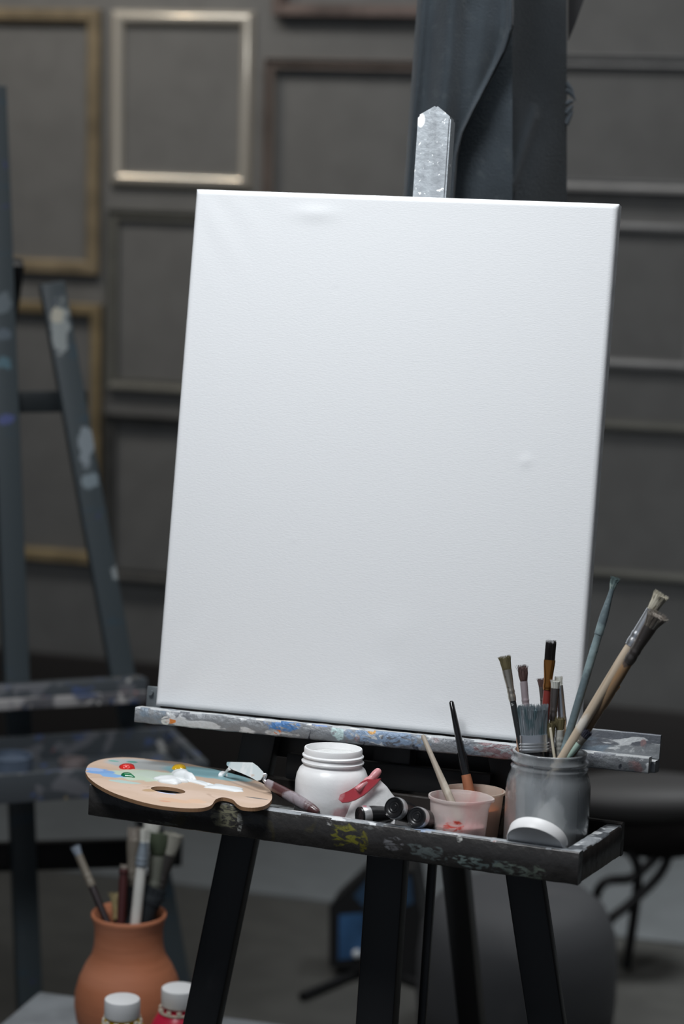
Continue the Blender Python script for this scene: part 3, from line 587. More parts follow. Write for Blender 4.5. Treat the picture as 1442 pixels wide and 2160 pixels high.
m_cup_p = mat('translucent_pink_cup', (0.93, 0.85, 0.82), 0.35, trans=0.6, ior=1.2, layers=[((0.90, 0.68, 0.66), 30, 0.52, 0.15, 3)], breakup=0.15, spots=[((0.002, -0.031, 0.032), (0.012, 0.02, 0.010), (0.85, 0.14, 0.10), 2.2)])
m_cup_o = mat('translucent_peach_cup', (0.93, 0.80, 0.70), 0.35, trans=0.6, ior=1.2, layers=[((0.70, 0.30, 0.14), 30, 0.60, 0.12, 4)])
cupA = cup('front translucent cup of pink water with a wooden stick in it', 970, 1679, 0.053, 0.0338, m_cup_p, (mat('pink_water', (0.88, 0.56, 0.58), 0.15), 0.030, 'pink paint water'), 0.15)
cupB = cup('rear translucent cup of orange water with a black brush in it', 999, 1666, 0.119, 0.0345, m_cup_o, (mat('orange_water', (0.62, 0.20, 0.07), 0.15), 0.036, 'orange paint water'), -1.0)
# stick in front cup
x0_, h0_ = tray_at(891, 1551, 0.085); x1_, h1_ = tray_at(948, 1684, 0.058)
d_ = V((x1_ - x0_, 0.058 - 0.085, h1_ - h0_)).normalized(); A = V((x0_, 0.085, h0_)); LL = (FL + 0.034 - A.z) / d_.z
bm = bmesh.new(); tube(bm, [tp(*(A + d_ * (LL * t))) for t in (0, 0.02, 0.3, 0.6, 0.9, 1)], [0.0018, 0.0026, 0.003, 0.0042, 0.0048, 0.0046], 14)
obj('wooden_stick', bm, mat('speckled_wood_stick', (0.34, 0.29, 0.235), 0.5, layers=[((0.12, 0.10, 0.08), 60, 0.62, 0.05, 3), ((0.55, 0.5, 0.42), 20, 0.5, 0.1, 5, (1, 1, 1))]), label='grey-beige wooden stick leaning in the front pink cup', cat='stick')
# black handled brush in rear cup (bristles down in the water)
x0_, h0_ = tray_at(951, 1478, 0.135); x1_, h1_ = tray_at(990, 1672, 0.122)
A = V((x0_, 0.135, h0_)); B = V((x1_, 0.122, h1_)); d_ = (B - A).normalized()
bA, bD = tp(*A), (tp(*B) - tp(*A)).normalized()
Ltot = (FL + 0.010 - A.z) / d_.z
az = -bD; base = bA + bD * Ltot
rbk = root('paintbrush', 'brush with glossy black handle standing in the rear orange cup', 'paintbrush', base)
Lf = (B - A).length - 0.020
bm = bmesh.new(); tube(bm, [bA + bD * (t) for t in (0, .002, .03, .06, Lf * .7, Lf - .012, Lf)], [.0012, .0028, .0035, .0040, .0050, .0056, .0050], 16); obj('handle', bm, m_blackh, rbk)
bm = bmesh.new(); tube(bm, [bA + bD * t for t in (Lf, Lf + .006, Lf + .03, Ltot - 0.012)], [.0053, .0057, .0062, .0056], 16); obj('ferrule', bm, mat('orange_stained_ferrule', (0.42, 0.17, 0.09), 0.4, 0.3, wear=0.2), rbk)
bm = bmesh.new(); tube(bm, [bA + bD * t for t in (Ltot - 0.012, Ltot - 0.006, Ltot)], [.005, .0045, .001], 12); obj('bristles', bm, m_b_brown, rbk)

# white lid propped in front of the jar
lx, lh_ = tray_at(1129, 1783, 0.010)
lc = tp(lx, 0.010, lh_)
ang = math.radians(47); s_dir = (-TY * math.cos(ang) + TN * math.sin(ang)).normalized(); n_un = (-TY * math.sin(ang) - TN * math.cos(ang)).normalized()
sd = (TX * math.cos(0.10) - s_dir * math.sin(0.10)).normalized()
rl_ = 0.0315; tl_ = 0.0135
axz = -n_un; axx = sd; axy = axz.cross(axx).normalized()
M = Matrix(((axx.x, axy.x, axz.x, lc.x), (axx.y, axy.y, axz.y, lc.y), (axx.z, axy.z, axz.z, lc.z), (0, 0, 0, 1)))
lid = root('jar_lid', 'white round plastic lid propped on the tray rim in front of the glass jar', 'lid', M=M)
bm = bmesh.new(); lathe(bm, [(0.001, 0.0016), (rl_ * 0.93, 0.0016), (rl_ * 0.955, 0), (rl_ * 0.985, 0), (rl_, 0.0012), (rl_, tl_ - 0.0015), (rl_ * 0.97, tl_), (0.001, tl_)], n=72, cap=(True, True))
obj('lid_shell', bm, mat('matte_white_plastic', (0.80, 0.80, 0.80), 0.4), lid, world=False, angle=35)

# three black paint tubes with silver rings
m_tb = mat('black_tube', (0.010, 0.010, 0.011), 0.3, coat=0.2); m_ring = mat('silver_ring', (0.72, 0.72, 0.73), 0.3, 0.7, spots=[((0.0, 0.0125, 0.006), (0.003, 0.004, 0.003), (0.75, 0.08, 0.15), 0.5)])
def btube(label, px, py, yt, rr_, yaw, L, hmin=None, pitch=0.0):
    x, h = tray_at(px, py, yt)
    h = max(h, FL + rr_)
    dirv = (TX * math.cos(yaw) + TY * math.sin(yaw)) * math.cos(pitch) - TN * math.sin(pitch)
    o = tp(x, yt, h); az = dirv.normalized(); ay = (TN - az * TN.dot(az)).normalized(); ax = ay.cross(az)
    M = Matrix(((ax.x, ay.x, az.x, o.x), (ax.y, ay.y, az.y, o.y), (ax.z, ay.z, az.z, o.z), (0, 0, 0, 1)))
    r = root('paint_tube', label, 'paint tube', M=M, group='black paint tubes in the tray')
    bm = bmesh.new()
    prof = [(0.0008, 0.0008), (0.0030, 0.0008), (0.0034, 0.0012), (0.0042, 0.0008), (0.0055, 0.0008), (0.006, 0.0012), (0.0067, 0.0008)]
    prof += [(rr_ * 0.80, 0.0006), (rr_ * 0.84, 0.0), (rr_ * 0.90, 0.0), (rr_ * 0.93, 0.0015), (rr_ * 0.93, 0.0035)]
    lathe(bm, prof, n=40, cap=(True, True)); obj('cap', bm, m_tb, r, world=False, angle=30)
    bm = bmesh.new(); lathe(bm, [(rr_ * 0.90, 0.0025), (rr_ * 0.97, 0.0022), (rr_, 0.0035), (rr_, 0.010), (rr_ * 0.97, 0.0112), (rr_ * 0.9, 0.0112)], n=40, cap=(True, True)); obj('ring', bm, m_ring, r, world=False, angle=30)
    bm = bmesh.new(); rings = []
    for t in (0, .1, .3, .5, .7, .85, 1.0):
        f = max(0.0, (t - 0.2) / 0.8); a = rr_ * 0.96 * (1 + 0.25 * f); b = rr_ * 0.96 * (1 - 0.88 * f)
        rings.append(ell(V((0, -rr_ * 0.0, 0.0105 + (L - 0.0105) * t)), X, Y, a, b, 32))
    loft(bm, rings); obj('tube_body', bm, m_tb, r, world=False)
    return r
btube('black paint tube with silver ring, raised middle one of the three beside the pink cup', 829, 1703, 0.006, 0.0120, math.radians(80), 0.100, pitch=math.radians(19))
btube('black paint tube with silver ring, right one closest to the pink cup', 877, 1723, 0.006, 0.0112, math.radians(86), 0.100, pitch=math.radians(16))
btube('black paint tube with silver ring, low left one against the white wad of paper', 757, 1722, 0.028, 0.0112, math.radians(50), 0.070)

# crumpled white paper and a red smeared plastic spatula over it
def tpx(px, py, y): x, h = tray_at(px, py, y); return tp(x, y, h)
m_paper = mat('white_crumpled_paper', (0.92, 0.92, 0.92), 0.7, bump=(120, 0.6), layers=[((0.80, 0.25, 0.30), 26, 0.68, 0.03, 5)])
bm = bmesh.new()
ridge = [(706, 1720), (710, 1688), (732, 1668), (768, 1652), (797, 1644), (814, 1660), (842, 1696)]
rows = []
for k_, yy in ((0, 0.042), (1, 0.050), (2, 0.062), (3, 0.08), (4, 0.09)):
    row = []
    for i in range(25):
        t = i / 24 * (len(ridge) - 1); a = int(min(t, len(ridge) - 2)); f = t - a
        px = ridge[a][0] * (1 - f) + ridge[a + 1][0] * f; py = ridge[a][1] * (1 - f) + ridge[a + 1][1] * f
        x, h = tray_at(px, py, 0.06)
        fr = (0.10, 0.62, 1.0, 0.75, 0.1)[k_]
        hh = FL + 0.001 + (max(h, FL + 0.002) - FL) * fr
        q = V((x * 55, yy * 70, 3)); nz = noise.noise(q) * 0.0035
        row.append(bm.verts.new(tp(x + noise.noise(q + V((9, 0, 0))) * 0.003, yy + noise.noise(q + V((0, 9, 0))) * 0.003, max(FL + 0.0006, hh + nz * fr))))
    rows.append(row)
for a, b in zip(rows, rows[1:]):
    for i in range(24): bm.faces.new((a[i], a[i + 1], b[i + 1], b[i]))
# thickness
geom = bmesh.ops.solidify(bm, geom=list(bm.faces), thickness=0.0006)
obj('crumpled_paper', bm, m_paper, label='white crumpled paper stained red, between the plastic jar and the black tubes', cat='paper', angle=60)
rs = root('spatula', 'red smeared translucent plastic spatula lying over the crumpled white paper', 'spatula', tpx(760, 1670, 0.05))
m_red = mat('red_smeared_plastic', (0.62, 0.07, 0.09), 0.25, coat=0.4, layers=[((0.80, 0.32, 0.34), 40, 0.52, 0.12, 3), ((0.45, 0.03, 0.05), 30, 0.62, 0.08, 6)])
m_pink = mat('pink_translucent_plastic', (0.80, 0.36, 0.38), 0.3, trans=0.2, layers=[((0.62, 0.08, 0.12), 60, 0.60, 0.06, 3)])
pts = smooth_path([tpx(752, 1667, .040), tpx(770, 1652, .047), tpx(785, 1640, .053), tpx(801, 1623, .060)], 6)
bm = bmesh.new(); tube(bm, pts, [0.0028 + 0.0014 * min(1, i / 6) + 0.0004 * math.sin(i) for i in range(len(pts))][:-2] + [0.0036, 0.002], 14); obj('handle', bm, m_pink, rs, label='pink handle')
bm = bmesh.new()
blade = [(715, 1688), (718, 1678), (736, 1670), (752, 1660), (764, 1650), (776, 1645), (790, 1646), (804, 1643), (795, 1654), (780, 1668), (768, 1678), (750, 1688), (735, 1693), (722, 1694)]
def bl_pt(p): return tpx(p[0], p[1], 0.036 + (p[0] - 716) / 90 * 0.016)
pp = [bl_pt(p) for p in blade]; prism(bm, pp, -TY * 0.002 + TN * 0.0012); bmesh.ops.triangulate(bm, faces=[f for f in bm.faces if len(f.verts) > 4])
obj('blade', bm, m_red, rs, label='red smeared blade')

# ------------------------------------------------------------------ palette
PH = 0.0062; PTH = 0.004
def pz(zx, zy, h=PH): 
    px, py = 160 + zx / 2.326, 1430 + zy / 2.326
    x, y = tray_h(px, py, h); return tp(x, y, h)
outl = [(47, 460), (60, 428), (100, 407), (160, 394), (260, 390), (400, 403), (520, 415), (640, 440), (740, 463), (830, 487), (905, 512), (945, 540), (961, 572), (958, 600), (930, 625), (880, 636), (820, 633), (790, 618), (768, 597), (722, 586), (686, 596), (666, 622), (630, 636), (560, 640), (470, 634), (380, 621), (290, 599), (190, 566), (110, 526), (62, 488)]
pts = smooth_path([pz(*p) for p in outl + [outl[0]]], 4)[:-1]
hole = [pz(452 + 85 * math.cos(a), 550 + 9 * math.cos(a) + 15 * math.sin(a)) for a in [2 * math.pi * i / 28 for i in range(28)]]
PO = pz(450, 520)
Mp = Matrix(((TX.x, TY.x, TN.x, PO.x), (TX.y, TY.y, TN.y, PO.y), (TX.z, TY.z, TN.z, PO.z), (0, 0, 0, 1)))
pal = root('paint_palette', 'oval wooden palette with wet paint dabs resting across the left end of the tray', 'palette', M=Mp)
Mi = Mp.inverted()
def psp(zx, zy, r, c, na=1.0, ry=None):
    p = Mi @ pz(zx, zy); return (tuple(p), (r, ry or r, 0.02), c, na)
m_pal = mat('palette_wood', (0.60, 0.44, 0.33), 0.5, layers=[((0.66, 0.50, 0.40), 8, 0.5, 0.15, 3, (0.5, 2, 1)), ((0.50, 0.35, 0.26), 40, 0.66, 0.05, 5)],
            spots=[psp(330, 425, 0.055, (0.48, 0.50, 0.50), 0.5, 0.030), psp(330, 478, 0.045, (0.52, 0.62, 0.50), 0.7, 0.034), psp(640, 465, 0.062, (0.26, 0.48, 0.53), 0.4, 0.030), psp(760, 492, 0.030, (0.30, 0.50, 0.54), 0.5, 0.016), psp(420, 480, 0.035, (0.55, 0.64, 0.55), 0.7, 0.025),
                   psp(125, 460, 0.020, (0.20, 0.38, 0.70), 1.3, 0.016), psp(175, 478, 0.018, (0.22, 0.42, 0.72), 1.3, 0.010), psp(90, 450, 0.012, (0.35, 0.48, 0.75), 1.2, 0.010), psp(275, 412, 0.008, (0.10, 0.35, 0.30), 1.0, 0.006), psp(185, 408, 0.008, (0.15, 0.42, 0.36), 1.0, 0.004),
                   psp(240, 510, 0.02, (0.45, 0.58, 0.55), 1.3, 0.008), psp(840, 520, 0.022, (0.62, 0.50, 0.42), 0.8, 0.012), psp(480, 600, 0.022, (0.66, 0.44, 0.30), 1.5, 0.010), psp(590, 605, 0.012, (0.68, 0.46, 0.32), 1.2, 0.012), psp(435, 605, 0.008, (0.62, 0.34, 0.22), 1.5, 0.004),
                   psp(360, 550, 0.010, (0.50, 0.34, 0.20), 1.8, 0.008), psp(450, 566, 0.014, (0.55, 0.58, 0.75), 1.5, 0.004), psp(886, 590, 0.015, (0.16, 0.15, 0.14), 0.5, 0.0025)])
m_paledge = mat('palette_edge_wood', (0.30, 0.17, 0.09), 0.6, wear=0.2)
bm = bmesh.new(); prism(bm, pts, -TN * PTH, hole=hole)
o = obj('palette_board', bm, [m_paledge, m_pal], pal, smooth=False)
for p in o.data.polygons:
    if abs(p.normal.z) > 0.9: p.material_index = 1
def dab(label, c, rx, ry, h, m, tail=None, seed=0, lumps=0.15, rot=0.0):
    """thick wet paint dab on the palette in palette-local coords"""
    bm = bmesh.new(); cc = Mi @ pz(*c); rings = []; n = 40
    for t in (0.0, 0.06, 0.2, 0.4, 0.65, 0.85, 1.0):
        ring = []
        for i in range(n):
            a = 2 * math.pi * i / n; w = 1 + lumps * noise.noise(V((math.cos(a) * 1.6 + seed, math.sin(a) * 1.6, seed))) * 2
            rr_ = math.cos(t * math.pi / 2) ** 0.8
            x = rx * w * rr_ * math.cos(a); y = ry * w * rr_ * math.sin(a)
            if tail: x += tail[0] * math.exp(-((a if a < math.pi else a - 2 * math.pi) - tail[1]) ** 2 / 0.05) * rr_
            xr = x * math.cos(rot) - y * math.sin(rot); yr = x * math.sin(rot) + y * math.cos(rot)
            z = h * math.sin(t * math.pi / 2) * (1 + lumps * noise.noise(V((xr * 90 + seed, yr * 90, 1)))) if t > 0 else -0.0001
            ring.append(cc + V((xr, yr, z)))
        rings.append(ring)
    loft(bm, rings, cap=(True, True)); bmesh.ops.remove_doubles(bm, verts=bm.verts, dist=1e-6)
    return obj('paint_dab', bm, m, pal, label=label, world=False, angle=80)
wet = lambda n_, c: mat(n_, c, 0.12, coat=0.4)
mr_, my_, mg_, mwp = wet('wet_red', (0.70, 0.03, 0.025)), wet('wet_yellow', (0.85, 0.50, 0.02)), wet('wet_green', (0.01, 0.16, 0.06)), mat('wet_white', (0.83, 0.86, 0.87), 0.3)
dab('red paint dab', (250, 441), 0.0085, 0.010, 0.0050, mr_, (0.003, 0.0), 1)
dab('yellow paint dab', (505, 443), 0.0078, 0.011, 0.0048, my_, (0.003, -0.6), 2)
dab('dark green paint dab', (247, 480), 0.0065, 0.006, 0.0040, mg_, (0.009, -0.7), 3)
dab('large white paint mound', (470, 506), 0.024, 0.013, 0.0050, mwp, None, 4, 0.3, -0.25)
dab('peaked white paint ridge', (535, 490), 0.022, 0.009, 0.0085, mwp, None, 9, 0.3, -0.5)
dab('flat white paint smear', (605, 515), 0.022, 0.006, 0.0022, mwp, None, 6, 0.3, -0.3)
dab('right white paint pool', (722, 540), 0.026, 0.012, 0.0025, mwp, None, 12, 0.35, -0.1)

# palette knife: blade over the palette, handle down into the tray
def zk(zx, zy, y): return tpx(450 + zx / 5.341, 1590 + zy / 5.341, y)
pk = root('palette_knife', 'palette knife with white-smeared blade over the palette and paint-worn handle down in the tray', 'palette knife', zk(640, 330, 0.052))
m_blade = mat('smeared_steel_blade', (0.66, 0.74, 0.76), 0.3, 0.0, layers=[((0.80, 0.84, 0.85), 45, 0.50, 0.08, 3), ((0.35, 0.50, 0.54), 30, 0.60, 0.06, 6), ((0.62, 0.48, 0.40), 30, 0.66, 0.05, 9)])
YB = {0: 0.082, 1: 0.052}
bl2 = [(148, 100, .092), (160, 92, .092), (300, 95, .082), (440, 98, .072), (500, 140, .066), (555, 195, .06), (575, 215, .058), (560, 260, .054), (530, 292, .052), (480, 300, .053), (400, 255, .06), (300, 210, .07), (200, 172, .082), (150, 130, .09)]
pp = [zk(*p) for p in bl2]
bm = bmesh.new(); c0 = sum(pp, V()) / len(pp)
nn = (pp[3] - pp[0]).cross(pp[8] - pp[0]).normalized(); nn = nn if nn.z > 0 else -nn
pp = [p - nn * (p - c0).dot(nn) for p in pp]
prism(bm, pp, -nn * 0.0009); obj('blade', bm, m_blade, pk, smooth=False)
bm = bmesh.new(); neck = smooth_path([pp[7].lerp(pp[6], 0.4) - nn * 0.0004, zk(590, 240, .056), zk(572, 290, .054), zk(590, 320, .053), zk(620, 345, .052)], 5)
tube(bm, neck, 0.0020, 10); obj('neck', bm, m_ferr_s, pk)
h0, h1_ = zk(600, 325, .053), zk(1185, 665, .026)
m_kh = mat('plum_worn_handle', (0.085, 0.035, 0.035), 0.3, coat=0.4, layers=[((0.30, 0.26, 0.28), 30, 0.50, 0.10, 3), ((0.55, 0.52, 0.54), 60, 0.66, 0.04, 7), ((0.12, 0.05, 0.05), 16, 0.55, 0.1, 11)], bump=(120, 0.5))
bm = bmesh.new(); tube(bm, [h0.lerp(h1_, t) for t in (0, .01, .12, .3, .5, .7, .88, .97, 1)], [.0034, .0046, .0054, .0062, .0068, .0066, .0056, .0040, .0022], 20); obj('handle', bm, m_kh, pk)
# strand of white paint hanging from the blade tip
bm = bmesh.new(); e0, e1 = zk(185, 165, .086), pz(722, 480, PH + 0.0005)
tube(bm, smooth_path([e0, e0.lerp(e1, .35) + TN * .001, e0.lerp(e1, .8), e1], 4), [.0022 - .0008 * math.sin(math.pi * i / 12) + (0.0035 * max(0, i - 10) / 2 if i > 10 else 0) for i in range(13)], 10)
obj('paint_drip', bm, mwp, pk, label='white paint strand dripping from the blade')

# ------------------------------------------------------------------ hanging cloth on a rack behind the easel
CD = FW.copy()
def cl(px, py, dz=0.0): 
    return at(px, py, 3.0 + dz)
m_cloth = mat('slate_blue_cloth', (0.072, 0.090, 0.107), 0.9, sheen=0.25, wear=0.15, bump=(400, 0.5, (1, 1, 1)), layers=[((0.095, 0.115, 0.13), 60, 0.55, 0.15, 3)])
m_cloth2 = mat('shaded_slate_cloth', (0.048, 0.060, 0.072), 0.9, sheen=0.2, wear=0.12, bump=(400, 0.5))  # same slate cloth, shade of the turned-away side put into the colour
def sheet(fn, nu, nv, th):
    bm = bmesh.new(); g = [[bm.verts.new(fn(i / nu, j / nv)) for i in range(nu + 1)] for j in range(nv + 1)]
    for j in range(nv):
        for i in range(nu): bm.faces.new((g[j][i], g[j][i + 1], g[j + 1][i + 1], g[j + 1][i]))
    bmesh.ops.solidify(bm, geom=list(bm.faces), thickness=th)
    return bm
YT, YBm = -190, 640
def lerp(a, b, t): return a + (b - a) * t
def scurve(py):
    pts_ = [(-190, 1066), (0, 1083), (60, 1082), (110, 1066), (170, 1035), (230, 1003), (280, 978), (330, 965), (415, 958), (640, 945)]
    for (a, xa_), (b, xb_) in zip(pts_, pts_[1:]):
        if py <= b:
            t = (py - a) / (b - a); return lerp(xa_, xb_, t)
    return 945
def front(u, v):
    py = lerp(YT, YBm, v); xl = lerp(893, 850, (py + 190) / 605); xr = scurve(py)
    px = lerp(xl, xr, u)
    fold = -0.016 * math.sin(u * math.pi) + 0.013 * math.sin((px - 880) / 17 + py / 260) * (1 - u) + 0.004 * math.sin(px / 11 + py / 140)
    hem = -0.010 * math.exp(-((u - 0.97) / 0.04) ** 2)
    edge = 0.03 * (1 - min(1, u / 0.10)) ** 2 + (0.012 if u > 0.995 else 0)
    return cl(px, py, fold + edge + hem - 0.015)
def backs(u, v):
    py = lerp(YT, YBm, v); px = lerp(905, 1080, u)
    return cl(px, py, 0.018 + 0.004 * math.sin(px / 40 + py / 90))
def side(u, v):
    py = lerp(YT, YBm, v); px = lerp(1080, 1195, u)
    crease = -0.006 * math.exp(-(((px - 1080) - (415 - py) * 0.33 + 10) / 9) ** 2) if 230 < py < 400 else 0
    return cl(px, py, 0.022 + 0.10 * u + 0.004 * math.sin(px / 25 + py / 120) + crease)
bar_z0, bar_z1 = cl(880, YT + 6), cl(1196, YT + 6, 0.07)
rack_dir = V((RT.x, RT.y, 0)).normalized(); rc = cl(1030, YT, 0.03); rz = rc.z
cloth = root('hanging_cloth', 'slate blue cloth hanging in folds behind the top of the canvas', 'cloth', V((rc.x, rc.y, cl(1000, YBm).z)))
obj('front_fold', sheet(front, 60, 90, 0.0022), m_cloth, cloth, angle=80)
obj('back_layer', sheet(backs, 30, 60, 0.0022), m_cloth, cloth, angle=80)
obj('side_layer', sheet(side, 30, 60, 0.0022), m_cloth2, cloth, label='shade-darkened side layer of the cloth', angle=80)
bm = bmesh.new(); rnd = random.Random(5)
for (ax_, ay_, bx_, by_) in ((1196, 175, 1212, 208), (1196, 190, 1214, 212), (1196, 220, 1210, 214), (1196, 262, 1208, 232), (1196, 240, 1209, 222)):
    tube(bm, [cl(ax_ - 3, ay_, .12), cl((ax_ + bx_) / 2, (ay_ + by_) / 2 - 3, .12), cl(bx_, by_, .12)], [.004, .003, .0008], 8)
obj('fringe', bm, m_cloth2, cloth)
rack = root('clothes_rack', 'black metal rack rail that holds the slate cloth, above the canvas', 'rack', V((rc.x, rc.y, 0)))
m_rackm = mat('black_rack_metal', (0.02, 0.02, 0.022), 0.4, 0.6)
bm = bmesh.new(); tube(bm, [rc - rack_dir * 1.15, rc + rack_dir * 1.15], 0.011, 14); obj('rail', bm, m_rackm, rack)
for s in (-1.15, 1.15):
    q = rc + rack_dir * s; bm = bmesh.new(); tube(bm, [V((q.x, q.y, 0.012)), V((q.x, q.y, rz))], 0.012, 14); fdv = V((-rack_dir.y, rack_dir.x, 0))
    tube(bm, [V((q.x, q.y, 0.013)) - fdv * .2, V((q.x, q.y, 0.013)) + fdv * .2], 0.012, 12); obj('upright', bm, m_rackm, rack)
bm = bmesh.new()
sp_pts = [at(1199, -60, 3.16), at(1255, -60, 3.16), at(1231, 0, 3.16), at(1214, 48, 3.16), at(1199, 84, 3.16)]
prism(bm, sp_pts, FW * 0.012); prism(bm, [at(1225, -200, 3.165), at(1240, -200, 3.165), at(1240, -55, 3.165), at(1225, -55, 3.165)], FW * 0.004)
obj('strap', bm, mat('black_strap', (0.012, 0.012, 0.014), 0.7), label='black pointed strap end hanging beside the right edge of the slate cloth', cat='strap')

# ------------------------------------------------------------------ blurred easel at the left
th = math.radians(35.5)
BX, BYh = V((math.cos(th), math.sin(th), 0)), V((-math.sin(th), math.cos(th), 0))
bt = 0.12; BU = (Z * math.cos(bt) + BYh * math.sin(bt)).normalized(); BN = BX.cross(BU); BN = -BN if BN.dot(FW) < 0 else BN
BO = at(160, 1465, 3.85)
def bh(px, py, off=0.0):
    return hit(px, py, BO + BN * off, BN)
m_bl = mat('blurred_easel_wood', (0.022, 0.027, 0.030), 0.45)
m_bl2 = mat('blurred_splattered_mast', (0.058, 0.073, 0.082), 0.45, spots=[(tuple(bh(a_, b_, 0.02) - V((BO.x, BO.y, 0))), (0.013, 0.03, h_), c_, 1.5) for a_, b_, h_, c_ in ((128, 690, .05, (0.30, 0.33, 0.33)), (122, 665, .015, (0.5, 0.48, 0.4)), (182, 940, .035, (0.25, 0.29, 0.32)), (190, 1015, .015, (0.22, 0.27, 0.30)), (252, 1205, .013, (0.30, 0.33, 0.34)), (5, 640, .02, (0.15, 0.18, 0.2)), (8, 765, .012, (0.10, 0.18, 0.22)), (12, 885, .010, (0.09, 0.11, 0.26)), (10, 705, .012, (0.12, 0.15, 0.18)))], layers=[((0.05, 0.075, 0.095), 22, 0.60, 0.05, 2, (0.4, 0.4, 1.5)), ((0.15, 0.17, 0.18), 16, 0.68, 0.05, 5, (0.8, .8, 0.8)), ((0.06, 0.07, 0.16), 26, 0.70, 0.03, 7)])
m_bl3 = mat('blurred_splattered_ledge', (0.065, 0.075, 0.085), 0.45, layers=[((0.14, 0.145, 0.16), 20, 0.55, 0.05, 2), ((0.07, 0.10, 0.20), 26, 0.60, 0.04, 5), ((0.42, 0.42, 0.41), 26, 0.66, 0.04, 8), ((0.40, 0.14, 0.14), 26, 0.70, 0.03, 11), ((0.35, 0.28, 0.16), 20, 0.70, 0.03, 14)])
m_lip = mat('blurred_lip', (0.10, 0.10, 0.11), 0.45, layers=[((0.34, 0.33, 0.33), 24, 0.48, 0.08, 2), ((0.07, 0.10, 0.20), 30, 0.60, 0.04, 5), ((0.60, 0.58, 0.56), 26, 0.60, 0.04, 8), ((0.35, 0.12, 0.12), 30, 0.66, 0.03, 11)])
be = root('artist_easel', 'blurred second easel spattered with paint at the left, behind the palette', 'easel', V((BO.x, BO.y, 0)))
def floor_ext(p, q):
    d = (q - p).normalized(); return p + d * ((0.012 - p.z) / d.z)
def plbar(a, b, wpx, off, thick, name, m, extend=False, label=None):
    p, q = bh(*a, off), bh(*b, off)
    if extend: q = floor_ext(p, q)
    bm = bmesh.new(); bar(bm, q, p, wpx * 3.85 / FPX, thick, BN, 0.003); return obj(name, bm, m, be, label=label)
plbar((-12, 180), (36, 1380), 52, 0.02, 0.03, 'mast', m_bl2, True)
plbar((112, 596), (262, 1430), 52, 0.02, 0.025, 'leg', m_bl2, True)
plbar((-150, 596), (-195, 1430), 52, 0.02, 0.025, 'leg', m_bl2, True)
plbar((-150, 850), (186, 846), 46, 0.045, 0.02, 'crossbar', m_bl)
plbar((-230, 1816), (385, 1798), 62, 0.045, 0.02, 'lower_crossbar', m_black)
bm = bmesh.new(); pA, pB = bh(-300, 1489, -0.03), bh(312, 1452, -0.03)
bar(bm, pA, pB, 0.034, 0.045, BN, 0.003); obj('ledge', bm, m_bl3, be)
bm = bmesh.new(); pA, pB = bh(-300, 1475, -0.045), bh(300, 1437 + 45, -0.045)
bar(bm, bh(-300, 1506, -0.045), bh(312, 1470, -0.045), 0.018, 0.014, BN, 0.003); obj('ledge_lip', bm, m_lip, be)
# tray
tF = bh(440, 1606, -0.20)
def bt_(x, y, z): return tF + BX * x + BYh * y + Z * z
LT = 0.62
bm = bmesh.new(); frame_box(bm, tF, BX, BYh, Z, -LT, 0, 0, 0.012, -0.045, 0, 0.002); obj('tray_front', bm, m_bl3, be)
for x in (-LT, -0.014):
    bm = bmesh.new(); frame_box(bm, tF, BX, BYh, Z, x, x + 0.014, 0.0125, 0.199, -0.045, 0, 0.002); obj('tray_side', bm, m_bl3, be)
bm = bmesh.new(); frame_box(bm, tF, BX, BYh, Z, -LT, 0, 0.20, 0.212, -0.045, 0.002, 0.002); obj('tray_back', bm, m_bl3, be)
bm = bmesh.new(); frame_box(bm, tF, BX, BYh, Z, -LT + .015, -.015, 0.013, 0.199, -0.044, -0.036); obj('tray_bottom', bm, m_bl3, be)
# rear leg
bm = bmesh.new(); top = bh(30, 560, 0.05); bar(bm, V((BO.x, BO.y, 0.012)) + BYh * 0.75 - BX * 0.12, top, 0.035, 0.025, BN, 0.003); obj('rear_leg', bm, m_black, be)
# things in that tray
mcap = mat('blurred_paint_tub', (0.10, 0.12, 0.15), 0.4, layers=[((0.25, 0.27, 0.33), 24, 0.52, 0.06, 2)])
for (x, y, r_, h_, c, lb) in ((-0.29, 0.09, 0.034, 0.040, (0.10, 0.13, 0.18), 'low blue-grey paint tub in the blurred easel tray, near its middle'), (-0.40, 0.08, 0.03, 0.045, (0.14, 0.16, 0.17), 'low grey paint tub in the blurred easel tray, at the left picture edge'), (-0.19, 0.10, 0.022, 0.024, (0.20, 0.17, 0.17), 'low mauve-grey paint pot in the blurred easel tray, right of the blue-grey tub')):
    bm = bmesh.new(); o_ = bt_(x, y, -0.0355)
    lathe(bm, [(0.001, 0), (r_ * .9, 0), (r_, 0.003), (r_, h_), (r_ * .92, h_), (r_ * .9, h_ - 0.008), (0.001, h_ - 0.008)], o_, n=32, cap=(True, True))
    obj('paint_tub', bm, mat('tub_%0.2f' % x, c, 0.4, wear=0.3), label=lb, cat='paint tub', loc=o_)

